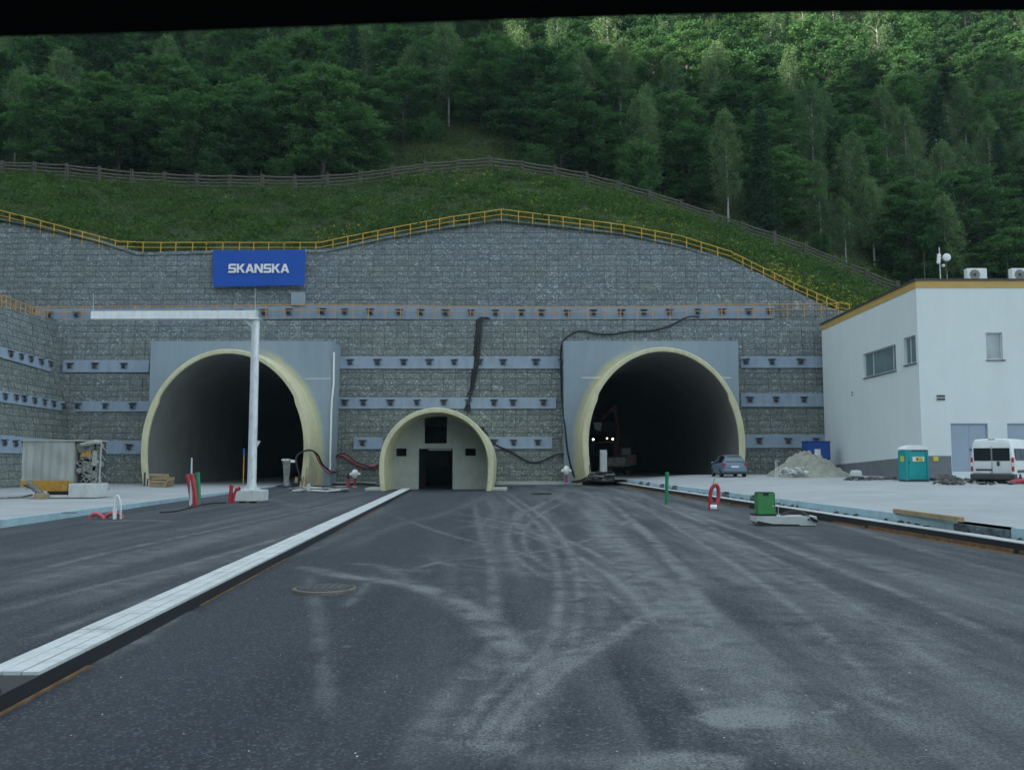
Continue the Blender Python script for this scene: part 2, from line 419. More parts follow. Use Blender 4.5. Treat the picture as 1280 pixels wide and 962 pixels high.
tracks=[
 ([(385,710),(430,719),(500,729),(555,744),(605,775),(640,812),(655,850)],.42,.62,1,0),
 ([(370,708),(400,712),(440,722)],.3,.35,1,0),
 ([(430,703),(478,708),(510,725),(560,742)],.25,.35,1,0),
 ([(488,711),(540,714)],.25,.5,1,0),
 ([(610,618),(625,640),(622,670),(630,700),(634,722)],.5,.35,1.5,1),
 ([(566,660),(600,655),(622,640),(640,626)],.35,.25,1,0),
 ([(700,632),(660,636),(645,645),(648,657),(675,668),(700,680)],.35,.42,1,0),
 ([(540,690),(575,706),(640,716),(700,722),(725,745),(730,775),(715,800)],.5,.36,1.6,1),
 ([(640,690),(690,700),(725,720),(740,745),(735,770)],.45,.3,1.6,1),
 ([(735,612),(748,640),(760,668),(795,710),(850,770),(905,835),(960,900),(1000,962)],.9,.42,2.5,0),
 ([(750,612),(790,630),(880,664),(960,705),(1060,760),(1180,830),(1290,905)],.7,.3,2.5,0),
 ([(745,606),(850,634),(960,662),(1080,700),(1290,768)],.6,.26,2,0),
 ([(745,640),(800,690),(830,740),(870,800),(930,880)],.35,.3,1.2,0),
 ([(860,690),(900,715),(980,762),(1100,860),(1200,962)],.5,.25,2,0),
 ([(800,772),(730,786),(680,800),(630,840),(600,890),(570,962)],.8,.4,2,1),
 ([(800,772),(760,800),(700,842),(660,900),(640,962)],.3,.25,1.5,0),
 ([(620,615),(560,640),(500,655),(420,690)],.4,.22,2,0),
 ([(760,650),(700,655),(640,668),(590,690),(575,730),(600,760)],.4,.22,2,1),
 ([(270,715),(330,700),(420,672),(470,655)],.5,.22,2,0),
 ([(0,740),(150,700),(300,664),(460,625)],1.2,.26,3,0),
 ([(60,760),(250,706),(400,668),(495,628)],.7,.28,2.5,0),
 ([(0,700),(140,676),(300,648),(430,622)],.8,.2,3,0),
 ([(330,622),(372,634),(360,655),(250,690)],.5,.22,2,0),
 ([(0,872),(70,838),(180,792),(240,762)],.16,.75,.6,0),
 ([(90,838),(130,815),(200,785)],.3,.8,1,0),
 ([(110,652),(180,650),(220,652)],.25,.7,1,0),
 ([(905,892),(950,887),(990,892)],.22,.9,1,0),
 ([(850,944),(890,948)],.1,.8,.6,0),
 ([(1020,888),(1045,890)],.08,.8,.6,0),
 ([(970,782),(1000,784)],.06,.8,.6,0),
 ([(815,730),(860,731)],.15,.6,.8,0),
 ([(660,843),(700,843)],.1,.6,.8,0),
 ([(900,690),(930,700),(1060,760),(1170,800)],.35,.3,1.4,0),
 ([(640,945),(720,950),(850,958)],.2,.4,2,0),
 ([(570,845),(600,849)],.04,.9,.5,0),
 ([(430,806),(437,808)],.03,.9,.5,0),
]
for pts,w,st in [
 ([(618,612),(640,628),(668,650),(690,690),(700,740),(690,800),(655,870)],.16,.4),
 ([(628,612),(652,628),(684,650),(712,690),(724,740),(718,800),(690,870)],.16,.4),
 ([(560,640),(620,650),(690,668),(760,700),(820,745),(860,800)],.14,.42),
 ([(552,646),(612,657),(680,676),(745,708),(800,752),(836,805)],.14,.36),
 ([(700,620),(664,636),(640,655),(636,680),(655,705),(700,728)],.13,.4),
 ([(712,624),(680,640),(658,658),(656,680),(675,702),(716,722)],.13,.4),
 ([(800,640),(760,665),(700,684),(630,694),(560,700),(500,716)],.12,.4),
 ([(480,640),(560,668),(650,690),(740,730),(800,775)],.12,.36),
 ([(590,618),(600,660),(612,700),(618,760),(612,830),(590,900)],.2,.26),
 ([(385,715),(395,760),(404,830),(412,900)],.16,.22),
 ([(470,715),(450,740),(430,760)],.12,.25),
 ([(740,612),(790,650),(840,700),(880,760),(925,850),(950,962)],.3,.32),
 ([(770,612),(860,668),(950,728),(1040,800),(1130,900)],.16,.36),
 ([(790,612),(900,664),(1010,722),(1120,792),(1240,880)],.16,.34),
 ([(820,625),(930,665),(1060,715),(1180,765),(1285,815)],.2,.3),
 ([(640,880),(700,835),(760,798),(810,772),(850,752)],.25,.36),
 ([(610,962),(640,900),(690,850),(740,815),(790,790)],.14,.45),
 ([(585,962),(612,905),(660,855),(712,815),(765,785)],.14,.45),
 ([(560,950),(590,895),(634,848),(690,808),(745,780)],.14,.4),
 ([(0,725),(120,694),(240,668),(360,642),(440,625)],.25,.3),
 ([(0,765),(110,735),(260,698),(400,658),(480,632)],.22,.3),
 ([(30,800),(160,757),(300,716),(420,676)],.2,.22),
 ([(880,905),(930,895),(1000,900)],.5,.5),
 ([(760,958),(860,950),(940,958)],.35,.6),
 ([(560,920),(600,930),(660,935)],.3,.4),
 ([(1040,880),(1060,882)],.2,.5),
 ([(1000,640),(1080,665),(1180,695),(1280,722)],.3,.18),
]: tracks.append((pts,w,min(.8,st*1.45),.6,0))
D=np.zeros_like(XX)
for pts,w,st,so,ed in tracks: D=np.maximum(D,seg_field(pts,w,st,so,bool(ed)))+0.25*np.minimum(D,.5)*0
zone=np.clip((XX+2.5)/5,0,1)*.50+.08
zone=np.where(XX<Xm(YY)-.5,.34,zone)
zone+=.12*np.clip((9-YY)/4,0,1)*np.clip((XX+.5)/2,0,1)
D*=1.4; D+=.02+.10*np.clip((XX+.5)/3,0,1)+.10*np.clip((YY-30)/30,0,1)
V=np.stack([XX,YY,ZZ],-1).reshape(-1,3)
tag(np_mesh('asphalt_road',V,grid_faces(*XX.shape),m_asph,attrs={'dust':D,'zone':zone}),kind='structure')

# right concrete apron
ys=np.linspace(6,71.4,90); ts=np.linspace(0,1,40)**1.5
TT,YY2=np.meshgrid(ts,ys); XA=(Xk(YY2)+.62)*(1-TT)+60*TT; ZA=apronR(XA,YY2)
tag(np_mesh('concrete_apron',np.stack([XA,YY2,ZA],-1).reshape(-1,3),grid_faces(*XA.shape),m_apron,smooth=True),kind='structure')
ys=np.linspace(10,72,60); ts=np.linspace(0,1,20)
TT,YY2=np.meshgrid(ts,ys); XA=(Xl(YY2)-.12)*(1-TT)-44*TT; ZA=apronL(XA,YY2)
tag(np_mesh('concrete_apron',np.stack([XA,YY2,ZA],-1).reshape(-1,3)[:, :],grid_faces(*XA.shape)[:, ::-1],m_apron,smooth=True),kind='structure')

# ---------------------------------------------------------------- kerb lines
def ribbon(mb,fx0,z0,fx1,z1,ya,yb,step=2.0,gap=0):
    """strip between line (fx0,z0) and (fx1,z1) along the road"""
    y=ya
    while y<yb-1e-6:
        y2=min(y+step,yb); e=y2-gap
        z=lambda q,v: q(v) if callable(q) else q
        mb.quad((fx0(y),y,z(z0,y)),(fx0(e),e,z(z0,e)),(fx1(e),e,z(z1,e)),(fx1(y),y,z(z1,y)))
        y=y2
def bar_along(mb,f,off0,off1,z0,z1,ya,yb,step,gap,jit=0):
    y=ya
    while y<yb-1e-6:
        y2=min(y+step,yb); e=y2-gap; j=random.uniform(-jit,jit)
        a=[(f(y)+off0,y),(f(e)+off0,e),(f(e)+off1,e),(f(y)+off1,y)]
        Z0=z0(y) if callable(z0) else z0; Z1=z1(y) if callable(z1) else z1
        mb.prism([(p[0],p[1],Z0) for p in a],(0,0,Z1-Z0+j)); y=y2
med=thing('drain_kerb','long white slab-topped drainage kerb with a black tarred side running to the small service portal','drainage kerb',(Xm(8),8,0))
m1=MB(); bar_along(m1,Xm,-.53,-.363,.12,.182,8.15,57.5,1.0,.012,.003); bar_along(m1,Xm,-.347,-.183,.12,.182,8.15,57.5,1.0,.012,.003); bar_along(m1,Xm,-.167,-.02,.12,.182,8.15,57.5,1.0,.012,.003)
m1.build('top_slab',m_white,med)
m1=MB(); bar_along(m1,Xm,-.52,-.003,0,.15,2,57.6,6,0,0); m1.build('tarred_side',m_black,med)
m1=MB(); 
y=2.0
while y<56:
    L=random.uniform(1.5,4)
    if random.random()<.93:
        a=[(Xm(y)+.01,y),(Xm(y+L)+.01,y+L),(Xm(y+L)+.035+random.uniform(0,.02),y+L),(Xm(y)+.035,y)]
        m1.prism([(p[0],p[1],.0) for p in a],(0,0,random.uniform(.015,.03)))
    y+=L+random.uniform(0.01,.12)
m1.build('timber_strip',m_rustwood,med)
m1=MB()
for k in range(90):
    y=2.0+k*.062; m1.b2(Xm(y)-.5,Xm(y)-.04,y,y+.03,.15,.185)
m1.b2(Xm(4)-.0,Xm(4)+.0001,2,7,.15,.151)
m1.build('drain_grate',m_darksteel,med)

kr=thing('kerb_beam','white-topped kerb beam with a black tarred side along the right-hand concrete apron','kerb',(Xk(20),20,0))
m1=MB(); bar_along(m1,Xk,.02,.42,.2,.255,6,71,3.0,.01,.003); m1.build('top_slab',m_white,kr)
m1=MB(); bar_along(m1,Xk,.0,.4,0,.235,6,71,5,0,0); m1.build('tarred_side',m_black,kr)
m1=MB(); y=6.0
while y<66:
    L=random.uniform(2,4)
    a=[(Xk(y)-.05,y),(Xk(y+L)-.05,y+L),(Xk(y+L)-.008,y+L),(Xk(y)-.008,y)]
    if y<29 or y>36: m1.prism([(p[0],p[1],.0) for p in a],(0,0,random.uniform(.05,.1)))
    if y<29 or y>48: m1.quad((Xk(y)-.22,y,.006),(Xk(y)-.05,y,.006),(Xk(y+L)-.05,y+L,.006),(Xk(y+L)-.2,y+L,.006))
    y+=L+random.uniform(0.02,.3)
m1.build('timber_strip',m_rustwood,kr)
fo=thing('foam_edging','row of pale blue foam boards facing the edge of the right-hand concrete apron','foam edging',(Xk(20)+.6,20,0))
y=6.0
while y<70:
    L=random.choice((1.2,1.2,.9)); gap=random.random()<.12; m1=MB()
    h=float(apronR(Xk(y)+.6,y))
    a=[(Xk(y)+.5,y),(Xk(y+L)+.5,y+L-.01),(Xk(y+L)+.615,y+L-.01),(Xk(y)+.615,y)]
    m1.prism([(p[0],p[1],.0) for p in a],(0,0,(h-.07 if gap else h+.004)))
    m1.build('tarred_board' if gap else 'foam_board',m_tarfoam if gap else m_foam,fo); y+=L
lk=thing('foam_edging','row of pale blue foam boards facing the edge of the left-hand concrete apron','foam edging',(Xl(30),30,0))
y=10.0
while y<66:
    h=float(apronL(0,y)); L=1.2; m1=MB()
    m1.prism([(Xl(y)-.13,y,0),(Xl(y+L)-.13,y+L-.008,0),(Xl(y+L),y+L-.008,0),(Xl(y),y,0)],(0,0,h+.004)); y+=L
    m1.build('foam_board',m_foam,lk)

# ================================================================== terrain above the walls
WALLTOP=[(-900,236),(-300,256),(0,272),(50,282),(125,300),(175,316),(265,313),(405,312),(420,309),(480,296),(560,282),(625,273),(700,281),(780,291),(850,306),(910,325),(960,348),(1000,369),(1030,384),(1052,391),(1280,470),(1700,520)]
FENCE=[(-900,200),(-200,215),(0,219),(60,221),(110,226),(150,231),(240,236),(370,238),(430,236),(470,230),(540,220),(620,214),(700,227),(745,236),(830,262),(910,289),(1000,320),(1050,341),(1120,371),(1280,430),(1700,500)]
YW,YF=75.6,91.0
def utab(tab,Y): 
    o=[P(a,b,Y) for a,b in tab]; return [(p[0]/Y,p[2]) for p in o]
UW=utab(WALLTOP,YW); UF=utab(FENCE,YF)
def nz(x,y,s,seed=0.0):
    return (math.sin(x*s*1.3+seed)*math.cos(y*s*1.7+seed*2)+.5*math.sin(x*s*2.9+1+seed)*math.sin(y*s*3.3+2)+.25*math.sin((x+y)*s*6.1+seed))
def H(X,Y):
    u=X/max(Y,1); zw=interp(u,UW)-.05; zf=interp(u,UF)
    if Y<=YF:
        t=max(-.2,(Y-YW)/(YF-YW)); e=max(0,min(1,t))
        z=zw+(zf-zw)*t + (nz(X,Y,.45,1)*.22+nz(X,Y,1.4,4)*.08)*min(1,e*4)*min(1,(1.05-e)*5)
    else:
        d=Y-YF
        # gentle bench just past the timber fence, then the steep wooded slope
        k=.55 if u>-.42 and u<.05 else .66
        z=zf+min(d,9)*.42+max(0,d-9)*(.80+.26*max(0,min(1,(u-.0)/.40)))+nz(X,Y,.12,2)*min(1,d/10)*1.2
        if d<=0.1: z=zf
    return z
us=np.linspace(-1.15,1.2,240); ysr=np.concatenate([np.linspace(YW-.5,YF,34),np.linspace(YF+.8,190,60),np.linspace(194,330,14)])
UU2,YYt=np.meshgrid(us,ysr); XXt=UU2*YYt
ZT=np.array([[H(XXt[i,j],YYt[i,j]) if YYt[i,j]<235 else H(UU2[i,j]*235,235)-(YYt[i,j]-235)*.35 for j in range(len(us))] for i in range(len(ysr))])
tag(np_mesh('hillside',np.stack([XXt,YYt,ZT],-1).reshape(-1,3),grid_faces(*XXt.shape),m_hill,smooth=True),kind='structure')
# slope behind the left wing wall
xs=np.linspace(-39.6,-140,30); ysl=np.linspace(20,75.6,24); XL,YL=np.meshgrid(xs,ysl)
ZL=12.6+(-39.6-XL)*.5+np.vectorize(lambda a,b:nz(a,b,.3,3)*.3)(XL,YL); ZL[:,0]=12.6
tag(np_mesh('hillside',np.stack([XL,YL,ZL],-1).reshape(-1,3),grid_faces(*XL.shape)[:, ::-1],m_hill,smooth=True),kind='structure')

# ================================================================== gabion walls
def gabion(mb_s,tints,S,U,V0,V1,du=1.0,dv=.5,skip=None,topf=None,seed=1):
    """S(u,v,d)->point with d = outward offset; blocks of wire baskets with slightly uneven faces"""
    rnd=random.Random(seed); u0,u1=U; nv=int(round((V1-V0)/dv)); 
    for j in range(nv):
        va=V0+j*dv; vb=va+dv; sh=0 if rnd.random()<.86 else rnd.choice((.5,.3))
        u=u0-sh*du
        while u<u1:
            ua=max(u,u0); ub=min(u+du,u1); u+=du
            if ub-ua<.05: continue
            uc,vc=(ua+ub)/2,(va+vb)/2
            if skip and skip(uc,vc): continue
            def cl(uu,vv):
                return min(vv,topf(uu)) if topf else vv
            if topf and va>=max(topf(ua),topf(ub)): continue
            rim=.014; dd=rnd.uniform(-.014,.016); tl=[rnd.uniform(-.008,.008) for _ in range(4)]
            O=[(ua,va),(ub,va),(ub,vb),(ua,vb)]; I=[(ua+rim,va+rim),(ub-rim,va+rim),(ub-rim,vb-rim),(ua+rim,vb-rim)]
            po=[S(a,cl(a,b),-.035) for a,b in O]; pi=[S(a,cl(a,b),dd+tl[k]) for k,(a,b) in enumerate(I)]
            cpt=S(uc,cl(uc,vc),dd+.03); tv=rnd.random()**1.0
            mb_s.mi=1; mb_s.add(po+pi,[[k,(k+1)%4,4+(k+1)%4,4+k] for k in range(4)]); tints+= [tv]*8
            mb_s.mi=0; mb_s.add(pi+[cpt],[[0,1,4],[1,2,4],[2,3,4],[3,0,4]]); tints+= [tv]*5
def gab_obj(name,mb,tints,parent):
    o=mb.build(name,[m_gab,m_wire],parent,fix=False)
    at=o.data.attributes.new('tint','FLOAT','POINT'); at.data.foreach_set('value',tints); return o

# anchor head: steel plate with a round cap, dark top bar standing in for niche shade
def anchor_mesh():
    m=MB(); m.mi=0
    m.box((0,-.03,-.01),(.44,.06,.40),bev=.01)                 # plate
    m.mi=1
    m.box((0,-.08,.205),(.60,.16,.055),bev=.01); m.box((0,-.075,0),(.30,.04,.30),bev=.01)               # dark bar imitating the shadow at the niche top, then the body
    m.lathe([(.15,-.09),(.15,-.13),(.11,-.17),(.04,-.18)],(0,0,-.02),12,'y')
    m.mi=2; m.box((.16,-.085,-.08),(.09,.05,.1))
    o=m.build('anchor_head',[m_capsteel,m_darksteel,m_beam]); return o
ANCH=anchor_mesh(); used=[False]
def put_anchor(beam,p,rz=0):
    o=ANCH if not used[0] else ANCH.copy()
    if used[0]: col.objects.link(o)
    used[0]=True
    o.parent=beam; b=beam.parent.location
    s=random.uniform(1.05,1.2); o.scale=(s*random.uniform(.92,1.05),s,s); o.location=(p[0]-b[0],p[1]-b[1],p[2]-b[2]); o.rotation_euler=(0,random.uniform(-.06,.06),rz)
BAT=.10
def S_front(u,v,d): return (u,72.0+BAT*v-d,v)
def pxX(px,Y,py=480): return P(px,py,Y)[0]
# front lower wall
XLc=-36.9
lines_low=13.85
facL=(pxX(187,69.5),pxX(414,69.5)); facR=(pxX(705,71.3),pxX(923.5,71.3))
topL=P(300,426,69.5)[2]; topR=P(800,426,71.3)[2]
pilC=(pxX(545,60),P(545,581,58)[2])
def skip_low(u,v):
    if facL[0]+.6<u<facL[1]-.6 and v<topL-.6: return True
    if facR[0]+.6<u<facR[1]-.6 and v<topR-.6: return True
    if abs(u-pilC[0])<2.8 and v<4.2: return True
    return False
wl=thing('gabion_wall','lower grey stone gabion wall holding the three tunnel portals','gabion wall',(0,72,0))
mb=MB(); tn=[]; gabion(mb,tn,S_front,(XLc-2.8,31),-.3,13.7,skip=skip_low,seed=3)
gab_obj('stone_face',mb,tn,wl)
mb=MB(); mb.quad((XLc-2.8,73.37,13.7),(34,73.37,13.7),(34,78,13.72),(XLc-2.8,78,13.72)); mb.build('bench_top',m_dirt,wl)

def beam_front(par,px0,px1,py0,py1,anchors,slope=0.0,cap=.12):
    Yb=72.0+BAT*P(600,(py0+py1)/2,72.8)[2]
    a=P(px0,py0,Yb-.12); b=P(px1,py1,Yb-.12); z1,z0=a[2],b[2]
    m=MB(); m.box(((a[0]+b[0])/2,Yb-.0,(z0+z1)/2),(b[0]-a[0],.3,z1-z0),bev=.015,rx=-math.atan(BAT))
    # shuttering joints
    o=m.build('anchor_beam',m_beam,par)
    for ax in anchors:
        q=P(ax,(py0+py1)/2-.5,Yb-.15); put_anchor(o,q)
    return o
beam_front(wl,79,186,450,465.5,[88,119,155]); beam_front(wl,415,706,445.5,461,[438,472,505,537,568,599.5,629,670,702.5])
beam_front(wl,418,695,496.5,511,[431,454.5,488.5,521.5,555,585.5,617.5,641.5,679.5])
beam_front(wl,442,478,546.5,561.5,[453.5]); beam_front(wl,609,690,546,561,[617.5,642,672.5])
beam_front(wl,92,186,501.5,514.5,[97.5,132,166]); beam_front(wl,98,176,551,567.5,[126,161.5])
beam_front(wl,926,1032,445.5,460,[932.5,965,1001]); beam_front(wl,926,1032,491.5,508.5,[937.5,970,1005]); beam_front(wl,930,1034,543,560,[949,985,1020])

# upper wall
def Yup(z): return 76.0+BAT*.0+ (z-13.8)*.08-1.3
def S_up(u,v,d): return (u,74.7+.08*(v-13.8)-d,v)
TOPU=[(P(a,b,75.3)[0],P(a,b,75.3)[2]) for a,b in WALLTOP if -200<a<1200 or a==-300]
def top_up(x): return interp(x,TOPU)
wu=thing('gabion_wall','upper grey stone gabion wall with a sloping crest and yellow railing','gabion wall',(0,75,13.8))
mb=MB(); tn=[]; gabion(mb,tn,S_up,(-52,32.5),13.2,27.2,topf=top_up,seed=9); gab_obj('stone_face',mb,tn,wu)
# crest capping so the top has thickness
mb=MB(); xs=np.linspace(-52,32.5,120)
for a,b in zip(xs[:-1],xs[1:]):
    za,zb=top_up(a),top_up(b); mb.quad((a,75.0+.08*(za-15),za),(b,75.0+.08*(zb-15),zb),(b,76.6,zb+.02),(a,76.6,za+.02))
mb.build('crest',m_dirt,wu)
# long anchor beam at the foot of the upper wall (follows a slight sag like the railing)
BL=[(45,399,386),(200,398,385),(400,395,381.5),(560,396.5,383),(700,396.5,383.5),(800,396,383),(905,395,382),(968,395,382)]
Yb=74.55
for i,(a,b) in enumerate(zip(BL[:-1],BL[1:])):
    m=MB(); A=[P(a[0],a[1]+3,Yb),P(b[0],b[1]+3,Yb),P(b[0],b[2],Yb),P(a[0],a[2],Yb)]
    m.prism(A,(0,.3,0)); o=m.build('anchor_beam',m_beam,wu)
    for ax in [62,96,130,165,200,235,268,300,330,361.5,403,431,463,499,526,557,589,619.5,652,677,709,742,777,805,837,872,903,936,962]:
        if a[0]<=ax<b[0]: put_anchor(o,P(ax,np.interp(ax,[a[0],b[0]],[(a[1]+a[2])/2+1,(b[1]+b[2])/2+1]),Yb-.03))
m=MB(); q0=P(364,365,74.45); q1=P(381,381.5,74.45); m.b2(q0[0],q1[0],74.4,74.8,q1[2],q0[2],.01); m.build('marker_slab',m_conc,wu)

# left wing wall (runs towards the viewer)
WB=.21
wcorner=(pxX(94,72.0,590))
def S_wing(u,v,d):   # u measured from the corner towards the viewer
    Y=72.9-u; X=wcorner-WB*v+.072*u
    return (X+d*.97,Y,v)
ww=thing('gabion_wall','side wing gabion wall at the left running toward the viewer','gabion wall',(wcorner,72,0))
def top_wing(u): return 13.75-.062*u
mb=MB(); tn=[]; gabion(mb,tn,S_wing,(-1.5,46),-.3,14.2,topf=top_wing,seed=21); gab_obj('stone_face',mb,tn,ww)
mb=MB()
for k in range(24):
    ua,ub=-1.5+k*2,.5+k*2; a=S_wing(ua,top_wing(ua),-.05); b=S_wing(ub,top_wing(ub),-.05)
    mb.quad(a,b,(-43,b[1],b[2]),(-43,a[1],a[2]))
mb.build('wall_top',m_dirt,ww)
def wing_pt(px,py):
    """intersection of the pixel ray with the wing face"""
    lo,hi=20.0,76.0
    def f(Y):
        p=P(px,py,Y); return p[0]-S_wing(72.9-Y,p[2],0)[0]
    for _ in range(50):
        mid=(lo+hi)/2
        if f(mid)>0: lo=mid
        else: hi=mid
    return P(px,py,lo)
for (ya0,ya1,xc,yc0,yc1,an) in [(433.5,447,62,450.5,464.5,[(10,442.5),(23.5,446),(35.5,449),(48.5,452.5),(60,455.5)]),
                                (488.5,502.5,79,501.5,513.5,[(3,496),(17,497),(27,498.5),(40,501),(52.5,503),(64,505),(76,508)]),
                                (543.5,566,93,550.5,568,[(2,553.5),(16,554.5),(27,555.5),(40,556.5),(54,557.5),(68,559),(82,560)])]:
    a=wing_pt(.5,ya0); b=wing_pt(.5,ya1); c=wing_pt(xc,yc1); d=wing_pt(xc,yc0)
    # extend towards the viewer
    def ext(p,q,k): return tuple(q[i]+(p[i]-q[i])*k for i in range(3))
    a2=ext(a,d,2.6); b2_=ext(b,c,2.6)
    m=MB(); m.prism([(p[0]+.14,p[1],p[2]) for p in (a2,b2_,c,d)],(-.3,0,0)); o=m.build('anchor_beam',m_beam,ww)
    for (x,y) in an:
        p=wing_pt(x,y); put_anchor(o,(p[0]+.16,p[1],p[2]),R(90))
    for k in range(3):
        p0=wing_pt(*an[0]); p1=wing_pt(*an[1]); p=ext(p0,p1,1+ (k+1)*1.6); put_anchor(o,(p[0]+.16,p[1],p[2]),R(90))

# ================================================================== tunnel portals
def arch_pts(cx,cz,a,b,z0,n=44,k=.05,off=0.0):
    """points from left foot over the crown to right foot"""
    A,B=a+off,b+off; pts=[]
    nz_=6
    for i in range(nz_):
        z=z0+(cz-z0)*i/nz_; t=(cz-z)/max(cz-z0,.01); pts.append((cx-A*(1-k*t*t),z))
    for i in range(n+1):
        ph=math.pi*(1-i/n); pts.append((cx+A*math.cos(ph),cz+B*math.sin(ph)))
    for i in range(nz_-1,-1,-1):
        z=z0+(cz-z0)*i/nz_; t=(cz-z)/max(cz-z0,.01); pts.append((cx+A*(1-k*t*t),z))
    return pts
def arch_half(z,a,b,cz,z0,k=.05):
    if z<=cz:
        t=(cz-z)/max(cz-z0,.01); return a*(1-k*t*t)
    s=(z-cz)/b
    return a*math.sqrt(max(0,1-s*s)) if s<1 else 0
def band(mb,A,ya,B,yb,flip=False):
    n=len(A); vs=[(p[0],ya,p[1]) for p in A]+[(p[0],yb,p[1]) for p in B]
    fs=[[i,i+1,n+i+1,n+i] for i in range(n-1)]
    if flip: fs=[f[::-1] for f in fs]
    mb.add(vs,fs)
def mk_facade_mat(name,cx,cz,a,b,side):
    t=NT(name); p=t.pos(); s=t.n.new('ShaderNodeSeparateXYZ'); t.l.new(p,s.inputs[0])
    dx=t.math('DIVIDE',t.math('SUBTRACT',s.outputs[0],cx),a); dz=t.math('DIVIDE',t.math('SUBTRACT',s.outputs[2],cz),b)
    dzc=t.math('MAXIMUM',dz,0.0)
    r=t.math('SQRT',t.math('ADD',t.math('MULTIPLY',dx,dx),t.math('MULTIPLY',dzc,dzc)))
    n=t.noise(p,.9,5,.6); r=t.math('ADD',r,t.math('MULTIPLY',t.math('SUBTRACT',n,.5),.09))
    f=t.ramp(r,[(0.,1.),(.999,1.)]) if False else t.ramp(t.math('SUBTRACT',r,.5),[(.52,1.),(.60,.0)])
    sd=t.ramp(t.math('ADD',t.math('MULTIPLY',dx,side*.5),.5),[(.55,0.),(.75,1.)])
    f=t.math('MULTIPLY',f,sd)
    st=t.noise(t.mapping(p,(1.5,1.5,.2)),1.0,6,.6); g=t.noise(p,3,5,.6)
    c=t.mix(t.ramp(st,[(.3,0.),(.7,1.)]),(.245,.31,.37),(.285,.35,.405))
    c=t.mix(t.ramp(g,[(.55,0.),(.8,.3)]),c,(.23,.28,.32))
    c=t.mix(f,c,(.55,.53,.33)); t.base(c); t.rough(.8); t.bump(g,.12,.02); return t.m
def portal(label,Yr,Yf,px_c,px_hw,py_top,py_mid,py_base,fac,py_ftop,side,th=.5,depth=170,notch=None,floor_z=.05):
    cx=pxX(px_c,Yr,py_mid); a=px_hw/F*Yr; cz=P(px_c,py_mid,Yr)[2]; b=P(px_c,py_top,Yr)[2]-cz; z0=P(px_c,py_base,Yr)[2]
    z0=min(z0,floor_z)-.15
    t=thing('tunnel_portal',label,'tunnel portal',(cx,Yf,0))
    # ring: inner arc carries a small step (the lining of the upper vault sits back)
    inner_f=arch_pts(cx,cz,a,b,z0); 
    zn=P(0,notch,Yr)[2]
    def stepd(pts,up):  # upper vault slightly wider
        o=[]
        for (x,z) in pts:
            if z>zn: dx,dz=x-cx,z-cz; L=math.hypot(dx,dz); o.append((x+dx/L*up,z+dz/L*up))
            else: o.append((x,z))
        return o
    # insert exact notch pairs
    ii=stepd(inner_f,.14)
    outer=arch_pts(cx,cz,a,b,z0,off=th); outer_b=arch_pts(cx,cz,a,b,z0,off=th+.12)
    chin=[(x+(ox-x)*.0,z) for (x,z),(ox,oz) in zip(ii,outer)]
    # slight rounding: face is bevelled at inner and outer lip
    inb=stepd(arch_pts(cx,cz,a,b,z0,off=.05),.14); oub=arch_pts(cx,cz,a,b,z0,off=th-.06)
    m=MB(); band(m,ii,Yr+.06,inb,Yr); band(m,inb,Yr,oub,Yr); band(m,oub,Yr,outer,Yr+.07); band(m,outer,Yr+.07,outer_b,Yf+.02)
    band(m,ii,Yr+.06,ii,Yr+.22)
    o=m.build('portal_ring',m_cream,t,smooth=True)
    # headwall with arched opening, formwork panels separated by fine joints
    zt=P(px_c,py_ftop,Yf)[2]
    m=MB(); xs=sorted(set(list(np.linspace(fac[0],fac[1],70))))
    jz=[zt-3.0*k for k in range(1,5)]
    hw=lambda x:0
    def archz(x):
        d=abs(x-cx)/(a+th*.6)
        return cz+(b+th*.6)*math.sqrt(max(0,1-d*d)) if d<1 else None
    A=a+th*.6
    xs=sorted(set(list(np.linspace(fac[0],max(fac[0],cx-A),6))+[cx-A*math.cos(q) for q in np.linspace(0,math.pi,60) if fac[0]<cx-A*math.cos(q)<fac[1]]+list(np.linspace(min(fac[1],cx+A),fac[1],6))))
    for x0,x1 in zip(xs[:-1],xs[1:]):
        if x1-x0<1e-4: continue
        xm=(x0+x1)/2; inside=abs(xm-cx)<A
        za=(archz(x0) or cz) if inside else -.3; zb=(archz(x1) or cz) if inside else -.3
        cuts=sorted([z for z in jz if z>max(za,zb)+.3])
        lo=(za,zb)
        for z in cuts+[zt]:
            m.quad((x0,Yf,lo[0]),(x1,Yf,lo[1]),(x1,Yf,z-(.006 if z!=zt else 0)),(x0,Yf,z-(.006 if z!=zt else 0)))
            lo=(z+.006,z+.006)
        if not inside: pass
    # returns and back sheet
    for xx in fac: m.quad((xx,Yf,-.3),(xx,74,-.3),(xx,74,zt),(xx,Yf,zt))
    m.quad((fac[0],Yf,zt),(fac[1],Yf,zt),(fac[1],74,zt),(fac[0],74,zt))
    for z in jz: m.quad((fac[0],Yf+.03,z-.05),(fac[0]+ (cx-A-fac[0] if z<cz+b+th else fac[1]-fac[0]),Yf+.03,z-.05),(fac[0]+(cx-A-fac[0] if z<cz+b+th else fac[1]-fac[0]),Yf+.03,z+.05),(fac[0],Yf+.03,z+.05)) if cx-A>fac[0] or z>cz+b+th else None
    m.build('headwall',mk_facade_mat('headwall_concrete',cx,cz,a+th,b+th,side),t,fix=False)
    # bored lining in rings with fine joints
    m=MB(); y=Yr+.21; base=arch_pts(cx,cz,a-.10,b-.08,z0); 
    segs=list(np.arange(y,Yf+depth,9.0))
    for s in segs:
        ln=stepd(arch_pts(cx,cz,a,b,z0,off=.015),.14); band(m,ln,s,ln,s+9.0)
    end=arch_pts(cx,cz,a+.2,b+.2,z0); m.poly([(p[0],segs[-1]+9,p[1]) for p in end])
